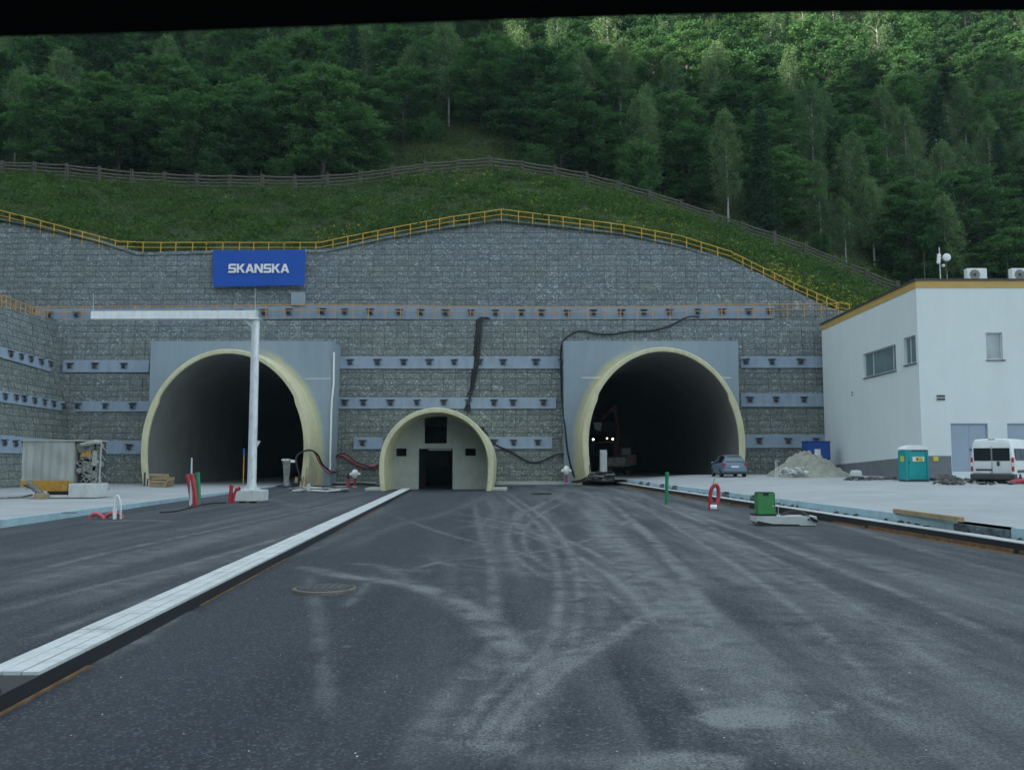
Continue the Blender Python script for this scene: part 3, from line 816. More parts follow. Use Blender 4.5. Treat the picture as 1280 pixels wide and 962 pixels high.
    m.build('tunnel_lining',m_lining,t,smooth=True)
    return t,cx,cz,a,b
TL=portal('large left tunnel portal with cream arched rim in a grey concrete headwall',66.8,69.5,281.5,97.5,444,560,608,facL,426,1,notch=501,floor_z=0)
TR=portal('large right tunnel portal with cream arched rim, an excavator parked inside',68.8,71.3,830,94,441.5,555,597,facR,426,-1,notch=496,floor_z=.5)
# tunnel floors
m=MB(); cx,a=TL[1],TL[3]
m.quad((cx-a-.4,69,.05),(Xl(69)-.1,69,.05),(Xl(69)-4,240,.05),(cx-a-.4,240,.05)); m.quad((Xl(69)-.1,69.0,-.006),(cx+a+.4,69.0,-.006),(cx+a+.4,240,-.006),(Xl(69)-4,240,-.006))
tag(m.build('tunnel_floor',m_apron,fix=False),kind='structure')
m=MB(); cx,a=TR[1],TR[3]
m.quad((cx-a-.4,69.2,.49),(cx+a+.4,69.2,.49),(cx+a+.4,245,.49),(cx-a-.4,245,.49)); tag(m.build('tunnel_floor',m_apron,fix=False),kind='structure')

# small service portal in the middle
cx,cz=pilC; Yr=58.0; z0=-.05; a_in=P(545+65,581,Yr)[0]-P(545,581,Yr)[0]; th=.33
cx=pxX(545,Yr,581); b_in=P(545,515.5,Yr)[2]-cz
sp=thing('service_portal','small central service portal with a round cream rim and a dark doorway','tunnel portal',(cx,Yr,0))
inn=arch_pts(cx,cz,a_in,b_in,z0,k=.03); out=arch_pts(cx,cz,a_in,b_in,z0,off=th,k=.03)
inb=arch_pts(cx,cz,a_in,b_in,z0,off=.04,k=.03); oub=arch_pts(cx,cz,a_in,b_in,z0,off=th-.04,k=.03)
bk=arch_pts(cx,cz-.0,a_in-.14,b_in-.1,z0,k=.03); Ye=61.0
m=MB(); band(m,inn,Yr+.05,inb,Yr); band(m,inb,Yr,oub,Yr); band(m,oub,Yr,out,Yr+.05); band(m,out,Yr+.05,out,73.3); band(m,inn,Yr+.05,bk,Ye+.3)
m.build('portal_ring',m_cream,sp,smooth=True)
m=MB(); m.box((cx-a_in-.75,Yr+1.2,.09),(1.0,2.2,.18),bev=.02); m.build('footing_slab',m_endwall,sp); m=MB(); m.box((cx+a_in+.75,Yr+1.2,.09),(1.0,2.2,.18),bev=.02); m.build('footing_slab',m_endwall,sp)
def rc(px0,px1,py0,py1): 
    a=P(px0,py1,Ye); b=P(px1,py0,Ye); return (a[0],b[0],a[2],b[2])
holes=[rc(530.6,558.7,520,554),rc(523,566,560.5,612.3),rc(495,508.2,560.3,570),rc(581.3,594.7,560.3,569.5)]
m=MB(); ah=a_in-.10; bh=b_in-.08
xs=sorted([h[0] for h in holes]+[h[1] for h in holes]+[cx-ah*math.cos(q) for q in np.linspace(0,math.pi,50)])
for x0,x1 in zip(xs[:-1],xs[1:]):
    if x1-x0<1e-4: continue
    xm=(x0+x1)/2
    def az(x): d=min(1,abs(x-cx)/ah); return cz+bh*math.sqrt(max(0,1-d*d))
    iv=sorted([(h[2],h[3]) for h in holes if h[0]<xm<h[1]]); z=-.05
    for (p,q) in iv:
        if p>z: m.quad((x0,Ye,z),(x1,Ye,z),(x1,Ye,p),(x0,Ye,p))
        z=q
    m.quad((x0,Ye,z),(x1,Ye,z),(x1,Ye,az(x1)),(x0,Ye,az(x0)))
for h in holes:   # reveals
    x0,x1,zz0,zz1=h; D_=.35
    for A,B in [((x0,zz0),(x0,zz1)),((x1,zz0),(x1,zz1)),((x0,zz1),(x1,zz1)),((x0,zz0),(x1,zz0))]:
        m.quad((A[0],Ye,A[1]),(B[0],Ye,B[1]),(B[0],Ye+D_,B[1]),(A[0],Ye+D_,A[1]))
m.build('end_wall',m_endwall,sp,fix=False)
m=MB()   # precast trim around the opening and lighter door cheeks, a few mm proud
x0,x1,zz0,zz1=holes[1]
m.b2(x0-.14,x1+.14,Ye-.02,Ye+.1,zz1+.001,zz1+.12); m.b2(x0-.14,x0-.001,Ye-.02,Ye+.1,0,zz1); m.b2(x1+.001,x1+.14,Ye-.02,Ye+.1,0,zz1)
x0,x1,zz0,zz1=holes[0]; m.b2(x0-.08,x1+.08,Ye-.02,Ye+.1,zz0-.1,zz0-.001)
for h in holes[2:]: m.b2(h[0]-.12,h[1]+.12,Ye-.02,Ye+.1,h[2]-.14,h[2]-.001)
m.build('opening_trim',m_endwall,sp)
# unlit rooms behind the wall
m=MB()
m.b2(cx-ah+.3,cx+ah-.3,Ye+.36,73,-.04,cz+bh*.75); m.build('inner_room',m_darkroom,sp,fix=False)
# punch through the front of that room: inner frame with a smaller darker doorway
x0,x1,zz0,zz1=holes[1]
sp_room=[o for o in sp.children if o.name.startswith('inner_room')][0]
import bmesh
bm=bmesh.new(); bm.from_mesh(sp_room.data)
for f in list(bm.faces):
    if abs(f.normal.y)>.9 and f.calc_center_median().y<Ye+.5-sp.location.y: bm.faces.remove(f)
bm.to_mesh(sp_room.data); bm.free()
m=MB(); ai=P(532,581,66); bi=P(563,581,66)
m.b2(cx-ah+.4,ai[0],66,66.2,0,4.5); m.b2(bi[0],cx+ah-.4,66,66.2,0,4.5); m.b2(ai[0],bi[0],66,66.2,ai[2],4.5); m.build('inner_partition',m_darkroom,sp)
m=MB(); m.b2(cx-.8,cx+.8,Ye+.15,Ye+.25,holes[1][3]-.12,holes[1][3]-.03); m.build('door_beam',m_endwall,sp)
# ================================================================== railings and fences
def railing(label,pts,h,mat,spacing=1.25,mid=True,cat='railing',toe=False):
    """pts: foot points of the railing"""
    t=thing('safety_railing',label,cat,pts[0])
    L=[0]
    for a,b in zip(pts[:-1],pts[1:]): L.append(L[-1]+math.dist(a,b))
    def at(s):
        for i in range(len(pts)-1):
            if s<=L[i+1] or i==len(pts)-2:
                k=(s-L[i])/(L[i+1]-L[i]); return tuple(pts[i][j]+(pts[i+1][j]-pts[i][j])*k for j in range(3))
    n=int(L[-1]/spacing); s=0; posts=[]
    for i in range(n+1):
        s=min(L[-1],i*L[-1]/n+ (random.uniform(-.16,.16) if 0<i<n else 0)); posts.append(at(s))
    allp=sorted([(L[i],pts[i]) for i in range(len(pts))])
    def raised(dz): return [(p[0],p[1],p[2]+dz+random.uniform(-.012,.012)) for p in [at(x) for x in np.unique(np.concatenate([np.linspace(0,L[-1],n),L]))]]
    m=MB(); m.tube(raised(h),.038,6); m.build('top_rail',mat,t)
    if mid: m=MB(); m.tube(raised(h*.5),.03,6); m.build('middle_rail',mat,t)
    if toe: m=MB(); m.tube(raised(h*.08),.025,6); m.build('foot_rail',mat,t)
    for k,p in enumerate(posts[:99]):
        m=MB(); m.b2(p[0]-.03,p[0]+.03,p[1]-.03,p[1]+.03,p[2]-.25,p[2]+h); m.build('post',mat,t)
    return t
WT=[(-60,258)]+[(a,b) for a,b in WALLTOP if 0<=a<=1052]
def crest(px,py,dz=0): p=P(px,py,75.25); return (p[0],p[1],p[2]+dz)
RT=[(-60,251),(0,275.5),(50,288),(100,301.5),(147,314),(180,315.5),(400,315.5),(440,307),(480,299),(560,284),(628,274),(700,283),(780,293.5),(850,307),(915,327)]
railing('yellow safety railing along the crest of the upper gabion wall',[crest(a,b) for a,b in RT],.88,m_yellow,1.35)
RT2=[(915,328),(960,350),(1000,370),(1048,391),(1062,393)]
railing('yellow stair railing dropping steeply toward the white building',[crest(a,b) for a,b in RT2],.9,m_yellow,.95)
RB=[(40,395.5),(200,394.5),(400,392.5),(560,394.5),(700,395.5),(800,395),(905,393),(1048,391)]
railing('thin orange railing along the bench above the lower gabion wall',[P(a,b+2,73.9) for a,b in RB],.95,m_orange,1.4)
wr=[wing_pt(1,382),wing_pt(40,397),wing_pt(56,402)]
w0=wr[0]; w1=wr[2]; d=[w0[i]-w1[i] for i in range(3)]
wr=[(w1[0]+d[0]*k-.1,w1[1]+d[1]*k,w1[2]+d[2]*k-.05) for k in (3.2,1,0)]
railing('short orange railing on top of the side wing wall',wr,.9,m_orange,.75)

def timber_fence():
    t=thing('timber_fence','weathered grey post and rail timber fence between meadow and forest','timber fence',P(0,222,YF))
    pts=[P(a,b,YF) for a,b in [(-120,214)]+[(x,y) for x,y in FENCE if 0<=x<=1280]]
    pts=[(p[0],p[1],H(p[0],p[1])-.05) for p in pts]
    L=[0]
    for a,b in zip(pts[:-1],pts[1:]): L.append(L[-1]+math.dist(a,b))
    def at(s):
        for i in range(len(pts)-1):
            if s<=L[i+1] or i==len(pts)-2:
                k=(s-L[i])/(L[i+1]-L[i]); return [pts[i][j]+(pts[i+1][j]-pts[i][j])*k for j in range(3)]
    n=int(L[-1]/3.45); P_=[]
    for i in range(n+1):
        p=at(L[-1]*i/n); P_.append(p)
        m=MB(); hh=1.75+random.uniform(-.08,.1); w=.14
        m.box((p[0]-.1,p[1]-.06,p[2]+hh/2-.3),(.11,.16,hh+.6),bev=.02,ry=random.uniform(-.03,.03)); m.box((p[0]+.1,p[1]-.06,p[2]+hh/2-.3),(.11,.16,hh+.5),bev=.02,ry=random.uniform(-.03,.03)); m.build('post',m_greywood,t)
    for i in range(n):
        a,b=P_[i],P_[i+1]; m=MB()
        for k,z in enumerate((.4,.76,1.12,1.48)):
            j0,j1=random.uniform(-.05,.05),random.uniform(-.05,.05)
            m.tube([(a[0]-.15,a[1]+.04,a[2]+z+j0),((a[0]+b[0])/2,a[1]+.06,(a[2]+b[2])/2+z+(j0+j1)/2-.05),(b[0]+.15,b[1]+.05,b[2]+z+j1)],[.1,.09,.085],6)
        m.build('rail_panel',m_greywood,t)
timber_fence()

# ================================================================== cables and hoses on the wall
def on_wall(px,py,off=.12):
    """point just in front of the lower gabion face"""
    Y=72.5
    for _ in range(6): p=P(px,py,Y); Y=72+BAT*p[2]-off
    return P(px,py,Y)
def cable(name,label,cat,pts,r,mat,n=7,group=None):
    Q=[np.array(p) for p in pts]; out=[]
    for i in range(len(Q)-1):
        p0,p1,p2,p3=Q[max(i-1,0)],Q[i],Q[i+1],Q[min(i+2,len(Q)-1)]
        for t in np.linspace(0,1,7,endpoint=False): out.append(.5*((2*p1)+(-p0+p2)*t+(2*p0-5*p1+4*p2-p3)*t*t+(-p0+3*p1-3*p2+p3)*t**3))
    out.append(Q[-1]); m=MB(); m.tube(out,r,n); return tag(m.build(name,mat,smooth=True),label,cat,group)
bun=thing('cable_bundle','bundle of black cables hanging down the gabion wall onto the service portal','cable bundle',on_wall(600,398))
for dx0,dx1,dx2,e in [(-2,-3,-4,(578,512)),(0,0,1,(583,514)),(3,2,1,(580,513)),(1,-1,3,(588,515)),(5,4,2,(584,514))]:
    m=MB(); pts=[(608+dx0,398.5),(603+dx0,396.5),(598+dx0,400),(597+dx1,425),(594+dx1,455),(590+dx1*.6,485),(584+dx2*.8,503),e]
    m.tube([on_wall(a,b,.14+.03*dx0) for a,b in pts],.06,6); m.build('cable',m_rubber,bun,smooth=True)
HP=[(874,396.5),(865,395.5),(855,398),(835,408),(812,413.5),(790,414),(765,417.5),(745,417),(728,413.5),(715,417),(704,427),(701,440),(701.5,470),(702.5,500),(706,530),(709,560),(713,580),(718,596)]
cable('hose','long black hose sagging across the wall above the right tunnel portal','hose',[on_wall(a,b,.16) if a<704.5 or b<424 else P(a,b,71.15) for a,b in HP],.075,m_rubber)
cable('hose','black hose sagging between the service portal and the right headwall','hose',[on_wall(a,b,.2) for a,b in [(612,550),(622,557),(636,563),(650,571),(662,577),(672,577.5),(684,573),(696,567.5),(705,568),(712,578),(716,596)]],.075,m_rubber)
cable('hose','pair of red and black hoses beside the drain pipe left of the service portal','hose',[on_wall(a,b,.3) for a,b in [(418,573),(424,568),(431,570),(442,577),(452,582),(462,583),(474,581)]],.12,m_pink)
cable('hose','black hose lying along the red hose left of the service portal','hose',[on_wall(a,b,.45) for a,b in [(417,576),(424,567),(433,568),(445,577),(455,580.5),(466,583.5),(475,579)]],.05,m_rubber)
cable('hose','dark hose looping over the right foot of the left portal rim','hose',[P(a,b,Y) for a,b,Y in [(378,603,66),(373,590,66),(370,573,66.2),(377,565,66.3),(388,562.5,66.3),(397,568,66.5),(403,580,68),(412,588,69),(420,590,71)]],.07,m_rubber)
cable('hose','reddish hose drooping below the headwall beside the left portal','hose',[P(a,b,Y) for a,b,Y in [(384,563,66.5),(392,564,66.6),(398,575,68),(404,585,68.8),(411,591,69),(416,588,69)]],.06,m_pink)
dp=thing('drain_pipe','slim pale downpipe on the corner of the left headwall','downpipe',P(416,585,69.3))
m=MB(); m.tube([P(417.5,440,69.4),P(417,480,69.4),P(414.8,500,69.4),P(414,520,69.4),P(413,560,69.4),P(412.5,590,69.4)],.075,8); m.build('pipe',m_wht,dp,smooth=True)

# ================================================================== banner
Yb=74.35; A=P(266.2,313,Yb); B=P(382,312,Yb); C_=P(381,356.3,Yb); D_=P(266.2,358.3,Yb)
bn=thing('banner','blue banner with white company lettering hung on the upper gabion wall','banner',D_)
m=MB()
NX,NZ=14,6; g=[]
for j in range(NZ+1):
    for i in range(NX+1):
        u,v=i/NX,j/NZ
        p=[(1-u)*(1-v)*D_[k]+u*(1-v)*C_[k]+u*v*B[k]+(1-u)*v*A[k] for k in range(3)]
        p[1]+= .02*math.sin(u*9)*math.sin(v*3.1)+.008*math.sin(u*23+v*5); g.append(p)
m.add(g,[[j*(NX+1)+i,j*(NX+1)+i+1,(j+1)*(NX+1)+i+1,(j+1)*(NX+1)+i] for j in range(NZ) for i in range(NX)])
o=m.build('banner_sheet',m_blue,bn,smooth=True)
LET={'S':[[(.10,.79),(1.0,.79),(1.0,1.0),(.14,1.0)],[(0,.42),(.27,.50),(.27,.80),(.14,1.0),(.0,.88)],[(.02,.40),(.9,.40),(.98,.60),(.04,.60)],[(.74,.12),(.88,.0),(1.02,.12),(1.02,.5),(.74,.5)],[(.0,.0),(.9,.0),(.96,.21),(.0,.21)]],
 'K':[[(0,0),(.28,0),(.28,1),(0,1)],[(.26,.44),(.48,.40),(1.05,1),(.70,1),(.26,.56)],[(.36,.55),(.58,.62),(1.1,0),(.75,0)]],
 'A':[[(0,0),(.30,0),(.70,1),(.42,1)],[(1.16,0),(.86,0),(.46,1),(.74,1)],[(.26,.2),(.9,.2),(.84,.38),(.32,.38)]],
 'N':[[(0,0),(.27,0),(.27,1),(0,1)],[(.82,0),(1.09,0),(1.09,1),(.82,1)],[(.0,1),(.32,1),(1.09,0),(.77,0)]]}
ADV={'S':1.10,'K':1.13,'A':1.20,'N':1.2}
tw=sum(ADV[c] for c in 'SKANSKA'); a0=P(285.5,341,Yb-.06); a1=P(362,340.2,Yb-.06); hgt=P(285,329.8,Yb)[2]-P(285,341,Yb)[2]
kx=(a1[0]-a0[0])/tw; x=0; m=MB(); q=0
for c in 'SKANSKA':
    for pl in LET[c]:
        q+=1; yy=Yb-.085-.0015*(q%7)
        m.prism([(a0[0]+(x+px)*kx,yy,a0[2]+pz*hgt) for px,pz in pl],(0,.02,0))
    x+=ADV[c]
m.build('lettering',m_banklbl,bn)
m=MB(); 
for cpt in (A,B,C_,D_): m.lathe([(.03,-.1),(.03,.02)],(cpt[0],cpt[1],cpt[2]),6,'y')
m.build('fixing_eyelets',m_steel,bn)

# ================================================================== white plant building
YN,YFb=54.0,72.2
BN=P(1153,570,YN); bx0=BN[0]; 
ztop=P(1149,349,YN)[2]; bxf=pxX(1029.5,YFb,500)
zg=.55
def LW(py,px):   # point on the left face from the pixel
    lo,hi=45.,75.
    f=lambda Y:P(px,py,Y)[0]-(bx0+(bxf-bx0)*(Y-YN)/(YFb-YN))
    for _ in range(50):
        mid=(lo+hi)/2
        if f(mid)<0: lo=mid
        else: hi=mid
    return P(px,py,lo)
def FR(px,py,d=0): return P(px,py,YN-d)
bd=thing('plant_building','white rendered two-storey plant building with ochre roof fascia','building',(bx0,YN,zg))
zt_b=ztop-.55
xe=bx0+22
nl=(-(YFb-YN),(bxf-bx0)); nn=math.hypot(*nl); nl=(nl[0]/nn,nl[1]/nn)  # outward normal of the left face
def lp(s,z,d=0): return (bx0+(bxf-bx0)*s+nl[0]*d,YN+(YFb-YN)*s+nl[1]*d,z)
def lwall_s(p): return (p[1]-YN)/(YFb-YN)
# windows on left face
w1=[LW(443,1079),LW(474,1079),LW(461,1120.5),LW(429,1120.5)]; w2=[LW(422,1129.5),LW(457,1129.5),LW(453,1145.5),LW(418.5,1145.5)]
def rectof(w): 
    s0=lwall_s(w[0]); s1=lwall_s(w[2]); z0=(w[1][2]+w[2][2])/2; z1=(w[0][2]+w[3][2])/2; return (min(s0,s1),max(s0,s1),z0,z1)
LWIN=[rectof(w1),rectof(w2)]
FWIN=[]  # front face: x0,x1,z0,z1
def fr(px0,px1,py0,py1): a=P(px0,py1,YN); b=P(px1,py0,YN); return (a[0],b[0],a[2],b[2])
fwin=fr(1233.5,1252.5,415.5,449.5)
door1=fr(1190.5,1234.5,529,589); door2=fr(1261.5,1306,529,589)
def wall_with_holes(m,fn,u0,u1,z0,z1,holes,depth_fn):
    us=sorted({u0,u1,*[h[0] for h in holes],*[h[1] for h in holes]})
    for a,b in zip(us[:-1],us[1:]):
        um=(a+b)/2; z=z0
        for (p,q) in sorted([(h[2],h[3]) for h in holes if h[0]<um<h[1]]):
            if p>z: m.quad(fn(a,z),fn(b,z),fn(b,p),fn(a,p))
            z=q
        m.quad(fn(a,z),fn(b,z),fn(b,z1),fn(a,z1))
    for h in holes:
        for A_,B_ in [((h[0],h[2]),(h[0],h[3])),((h[1],h[2]),(h[1],h[3])),((h[0],h[3]),(h[1],h[3])),((h[0],h[2]),(h[1],h[2]))]:
            m.quad(fn(*A_),fn(*B_),depth_fn(*B_),depth_fn(*A_))
m=MB(); wall_with_holes(m,lambda u,z:lp(u,z),0,1,zg-.6,zt_b,LWIN,lambda u,z:lp(u,z,-.22)); m.build('side_wall',m_rend,bd,fix=False)
fx=lambda u,z:(u,YN,z)
m=MB(); wall_with_holes(m,fx,bx0,xe,zg-.6,zt_b,[fwin,door1,door2,(door2[0]+5,door2[1]+5,door2[2],door2[3])],lambda u,z:(u,YN+.2,z)); m.build('front_wall',m_rend,bd,fix=False)
m=MB(); m.quad((xe,YN,zg-.6),(xe,YFb,zg-.6),(xe,YFb,zt_b),(xe,YN,zt_b)); m.quad((bxf,YFb,zg-.6),(xe,YFb,zg-.6),(xe,YFb,zt_b),(bxf,YFb,zt_b)); m.build('rear_wall',m_rend,bd)
# fascia (ochre band) and dark coping
def ringband(m,o,z0,z1):
    a=lp(0,z0,0); c=(bx0+nl[0]*o,YN-o); d=(bxf+nl[0]*o,YFb); e=(xe+o,YN-o); f=(xe+o,YFb)
    m.prism([(c[0],c[1],z0),(e[0],e[1],z0),(f[0],f[1],z0),(d[0],d[1],z0)],(0,0,z1-z0))
m=MB(); ringband(m,.03,zt_b,ztop-.09); m.build('roof_fascia',m_ochre,bd)
m=MB(); ringband(m,.10,ztop-.09,ztop+.03); m.build('roof_coping',m_roofdark,bd)
# plinth (its top line climbs with the ground)
zpn=P(1157,569.5,YN)[2]; zpf=P(1036,582,YFb)[2]
m=MB(); m.prism([lp(0,zg-.6,.03),lp(1,zg-.6,.03),lp(1,zpf,.03),lp(0,zpn,.03)],(-nl[0]*.02,-nl[1]*.02,0)); 
for a,b in ((bx0-.03,door1[0]-.05),(door1[1]+.05,door2[0]-.05),(door2[1]+.05,xe)): m.b2(a,b,YN-.03,YN-.005,zg-.6,zpn)
m.build('plinth',m_plinth,bd)
for r,mull in ((LWIN[0],(.27,.88) ),(LWIN[1],(.42,))):
    s0,s1,z0,z1=r; fw=.07/ (nn)
    f=MB()
    def bar(a,b,c,d): f.prism([lp(a,c,-.12),lp(b,c,-.12),lp(b,d,-.12),lp(a,d,-.12)],(-nl[0]*.06,-nl[1]*.06,0))
    bar(s0,s0+fw*1.3,z0,z1); bar(s1-fw*1.3,s1,z0,z1); bar(s0+fw*1.3,s1-fw*1.3,z0,z0+.08); bar(s0+fw*1.3,s1-fw*1.3,z1-.08,z1)
    for q in mull: a=s1-(s1-s0)*q; bar(a-fw*.6,a+fw*.6,z0+.08,z1-.08)
    wf=thing('window',None,None,lp(s0,z0)); wf.parent=bd; wf.location=[wf.location[i]-bd.location[i] for i in range(3)]
    f.build('frame',m_frame,wf)
    g=MB(); g.quad(lp(s0,z0,-.16),lp(s1,z0,-.16),lp(s1,z1,-.16),lp(s0,z1,-.16)); g.build('pane',m_winglass,wf)
    sl=MB(); sl.prism([lp(s0-.003,z0-.01,-.1),lp(s1+.003,z0-.01,-.1),lp(s1+.003,z0-.01,.09),lp(s0-.003,z0-.01,.09)],(0,0,-.05)); sl.build('sill',m_roofdark,wf)
def fwindow(r,nm):
    x0,x1,z0,z1=r; wf=thing('window',None,None,(x0,YN,z0)); wf.parent=bd; wf.location=[wf.location[i]-bd.location[i] for i in range(3)]
    f=MB(); y0,y1=YN+.12,YN+.18; f.b2(x0,x0+.07,y0,y1,z0,z1); f.b2(x1-.07,x1,y0,y1,z0,z1); f.b2(x0+.07,x1-.07,y0,y1,z0,z0+.07); f.b2(x0+.07,x1-.07,y0,y1,z1-.07,z1); f.build('frame',m_frame,wf)
    g=MB(); g.quad((x0,YN+.17,z0),(x1,YN+.17,z0),(x1,YN+.17,z1),(x0,YN+.17,z1)); g.build('pane',m_winbright,wf)
    s=MB(); s.b2(x0-.05,x1+.12,YN-.09,YN+.1,z0-.06,z0-.01); s.build('sill',m_roofdark,wf)
fwindow(fwin,'w')
for dd in (door1,door2,(door2[0]+5,door2[1]+5,door2[2],door2[3])):
    x0,x1,z0,z1=dd; dr=thing('door',None,None,(x0,YN,z0)); dr.parent=bd; dr.location=[dr.location[i]-bd.location[i] for i in range(3)]
    L=MB(); mid=(x0+x1)/2
    L.b2(x0+.07,mid-.006,YN+.1,YN+.16,z0+.02,z1-.07,.004); L.b2(mid+.006,x1-.07,YN+.1,YN+.16,z0+.02,z1-.07,.004); L.build('door_leaf',m_door,dr)
    f=MB(); f.b2(x0,x0+.065,YN+.06,YN+.18,z0,z1); f.b2(x1-.065,x1,YN+.06,YN+.18,z0,z1); f.b2(x0+.065,x1-.065,YN+.06,YN+.18,z1-.065,z1); f.build('frame',m_door,dr)
    h=MB(); h.b2(mid+.06,mid+.1,YN+.03,YN+.1,z0+1.25,z0+1.4,.008); h.b2(mid+.06,mid+.2,YN+.03,YN+.05,z0+1.31,z0+1.34); h.build('handle',m_darksteel,dr)
v=fr(1170.5,1181,493,500.5); m=MB()
m.b2(v[0],v[1],YN-.04,YN-.002,v[2],v[3]); m.build('vent_frame',m_frame,bd); m=MB(); hh=(v[3]-v[2])
for k in range(2): m.b2(v[0]+.02,v[1]-.02,YN-.06,YN-.041,v[2]+hh*(.08+.5*k),v[2]+hh*(.40+.5*k))
m.build('vent_louvre',m_darksteel,bd)
v=LW(491.5,1065.5); m=MB(); s=lwall_s(v)
for k in (0,1): m.prism([lp(s-.004,v[2]-.12+.2*k-.07,.02),lp(s+.008,v[2]-.12+.2*k-.07,.02),lp(s+.008,v[2]-.12+.2*k+.05,.02),lp(s-.004,v[2]-.12+.2*k+.05,.02)],(-nl[0]*.01,-nl[1]*.01,0))
m.build('wall_socket',m_darksteel,bd)
q=fr(1167,1171.5,570.5,575); m=MB(); m.b2(q[0]-.05,q[1]+.03,YN-.09,YN-.032,q[2]-.05,q[3],.01); m.build('wall_box',m_ylab,bd)
# ---- rooftop things
def ac(px0,px1,py0,py1,label,fan=.38):
    Y=YN+1.0; a=P(px0,py1,Y); b=P(px1,py0,Y); w=b[0]-a[0]; h=b[2]-ztop-.02
    t=thing('air_conditioner',label,'air conditioner',((a[0]+b[0])/2,Y,ztop+.02),0,'air conditioning units on the flat roof')
    m=MB(); m.box((t.location[0],Y+.2,ztop+.05+h/2),(w,.42,h-.08),bev=.03); m.build('casing',m_wht,t)
    m=MB(); m.lathe([(h*.36,-.012),(h*.36,.02)],(t.location[0]-w*.12,Y-.02,ztop+.05+h/2),20,'y'); g=m.build('fan_grille',m_junk,t)
    m=MB(); m.lathe([(h*.1,-.02),(h*.1,.02)],(t.location[0]-w*.12,Y-.03,ztop+.05+h/2),12,'y'); m.build('fan_hub',m_darksteel,t)
    for sx in (-1,1): m=MB(); m.b2(t.location[0]+sx*w*.38-.04,t.location[0]+sx*w*.38+.04,Y,Y+.42,ztop+.02,ztop+.1); m.build('foot',m_darksteel,t)
ac(1209,1233.5,335,347,'white air conditioner box nearer the dish mast on the flat roof')
ac(1265,1290,335,347,'white air conditioner box at the right edge of the photo on the flat roof')
am=thing('antenna_mast','short rooftop mast carrying a small white round dish','antenna',P(1175.5,347,YN+.8))
Y=YN+.8; o=am.location
m=MB(); m.tube([(o[0],Y,ztop),(o[0],Y,P(0,309,Y)[2])],.03,8); m.build('mast',m_steel,am)
m=MB(); m.lathe([(.22,0),(.22,.04),(.06,.1)],(o[0]+.02,Y,ztop),12); m.build('mast_foot',m_steel,am)
m=MB(); c=P(1181.5,322.5,Y); m.lathe([(.05,.22),(.17,.2),(.235,.1),(.25,.0),(.235,-.05),(.1,-.1)],(c[0],Y-.2,c[2]),20,'y'); m.build('dish',m_wht,am,smooth=True)
m=MB(); c2=P(1172.5,324,Y); m.box((c2[0],Y-.1,c2[2]),(.2,.16,.62),bev=.03,ry=.1); m.build('antenna_panel',m_wht,am)
m=MB(); c3=P(1178,332.5,Y); m.lathe([(.03,-.12),(.08,-.08),(.1,0),(.06,.08)],(c3[0],Y-.1,c3[2]),12,'y'); m.tube([(o[0],Y,c[2]),(c[0],Y-.1,c[2])],.02,6); m.build('bracket',m_wht,am)
for px,py,l in ((1156,313,'thin lightning rod on the roof corner left of the dish mast'),(1260,328,'thin lightning rod on the roof between the air conditioners')):
    a=P(px,347,YN+.6); m=MB(); zt=P(px,py,YN+.6)[2]; m.tube([(a[0],a[1],ztop),(a[0],a[1],(ztop+zt)/2),(a[0],a[1],zt)],[.025,.022,.012],6); tag(m.build('lightning_rod',m_greywood),l,'lightning rod')

# ================================================================== height gantry
Yg=42.6; gx=P(314.5,612,Yg)[0]
gt=thing('height_gantry','galvanised L-shaped gantry post with a long horizontal arm on a concrete block','gantry',(gx,Yg,0))
zb=P(314,612,Yg)[2]; za0=P(314,399,Yg)[2]; za1=P(314,388.5,Yg)[2]
xl=P(116,393,Yg)[0]; xr=P(320.5,393,Yg)[0]
m=MB(); m.tube([(gx,Yg,zb),(gx,Yg,zb+2.5),(gx,Yg,zb+5),(gx,Yg,za0+.05)],[.215,.205,.2,.195],14); m.build('post',m_steel,gt,smooth=True)
m=MB(); zl0,zl1=P(116,399,Yg)[2],P(116,389.5,Yg)[2]
m.prism([(xl,Yg-.2,zl0),(xr,Yg-.2,za0),(xr,Yg-.2,za1),(xl,Yg-.2,zl1)],(0,.4,0)); m.build('arm',m_armpaint,gt)
m=MB(); m.b2(xr+.001,xr+.03,Yg-.26,Yg+.26,za0-.06,za1+.04,.005); m.b2(gx-.28,gx+.28,Yg-.28,Yg+.28,za0-.035,za0-.002,.005); m.build('end_plate',m_steel,gt)
m=MB(); a=P(304,399.5,Yg); m.prism([(a[0],Yg-.02,za0-.04),(gx-.2,Yg-.02,za0-.04),(gx-.2,Yg-.02,za0-.42)],(0,.04,0)); m.build('gusset',m_steel,gt)
m=MB(); a=P(325.8,551,Yg); z1=a[2]; z2=P(320,560.5,Yg)[2]; m.prism([(gx+.18,Yg-.06,z1),(a[0],Yg-.06,z1),(gx+.18,Yg-.06,z2)],(0,.12,0)); m.build('bracket',m_steel,gt)
m=MB(); m.b2(gx-.34,gx+.34,Yg-.34,Yg+.34,zb,zb+.04,.005)
for sx in(-1,1):
    for sy in(-1,1): m.lathe([(.03,zb+.04),(.03,zb+.12)],(gx+sx*.26,Yg+sy*.26,0),8)
for k in range(4):
    an=k*math.pi/2; c,s=math.cos(an),math.sin(an); m.prism([(gx+c*.2-s*.01,Yg+s*.2+c*.01,zb+.04),(gx+c*.33-s*.01,Yg+s*.33+c*.01,zb+.04),(gx+c*.2-s*.01,Yg+s*.2+c*.01,zb+.35)],(s*.02,-c*.02,0))
m.build('base_plate',m_steel,gt)
for px in (116.5,319): a=P(px,388,Yg); b=P(px,360 if px>200 else 367,Yg); m=MB(); m.tube([a,b],.012,5); m.build('tip_rod',m_frame,gt)
fb=P(294.5,627,Yg); fb2=P(331,612.5,Yg)
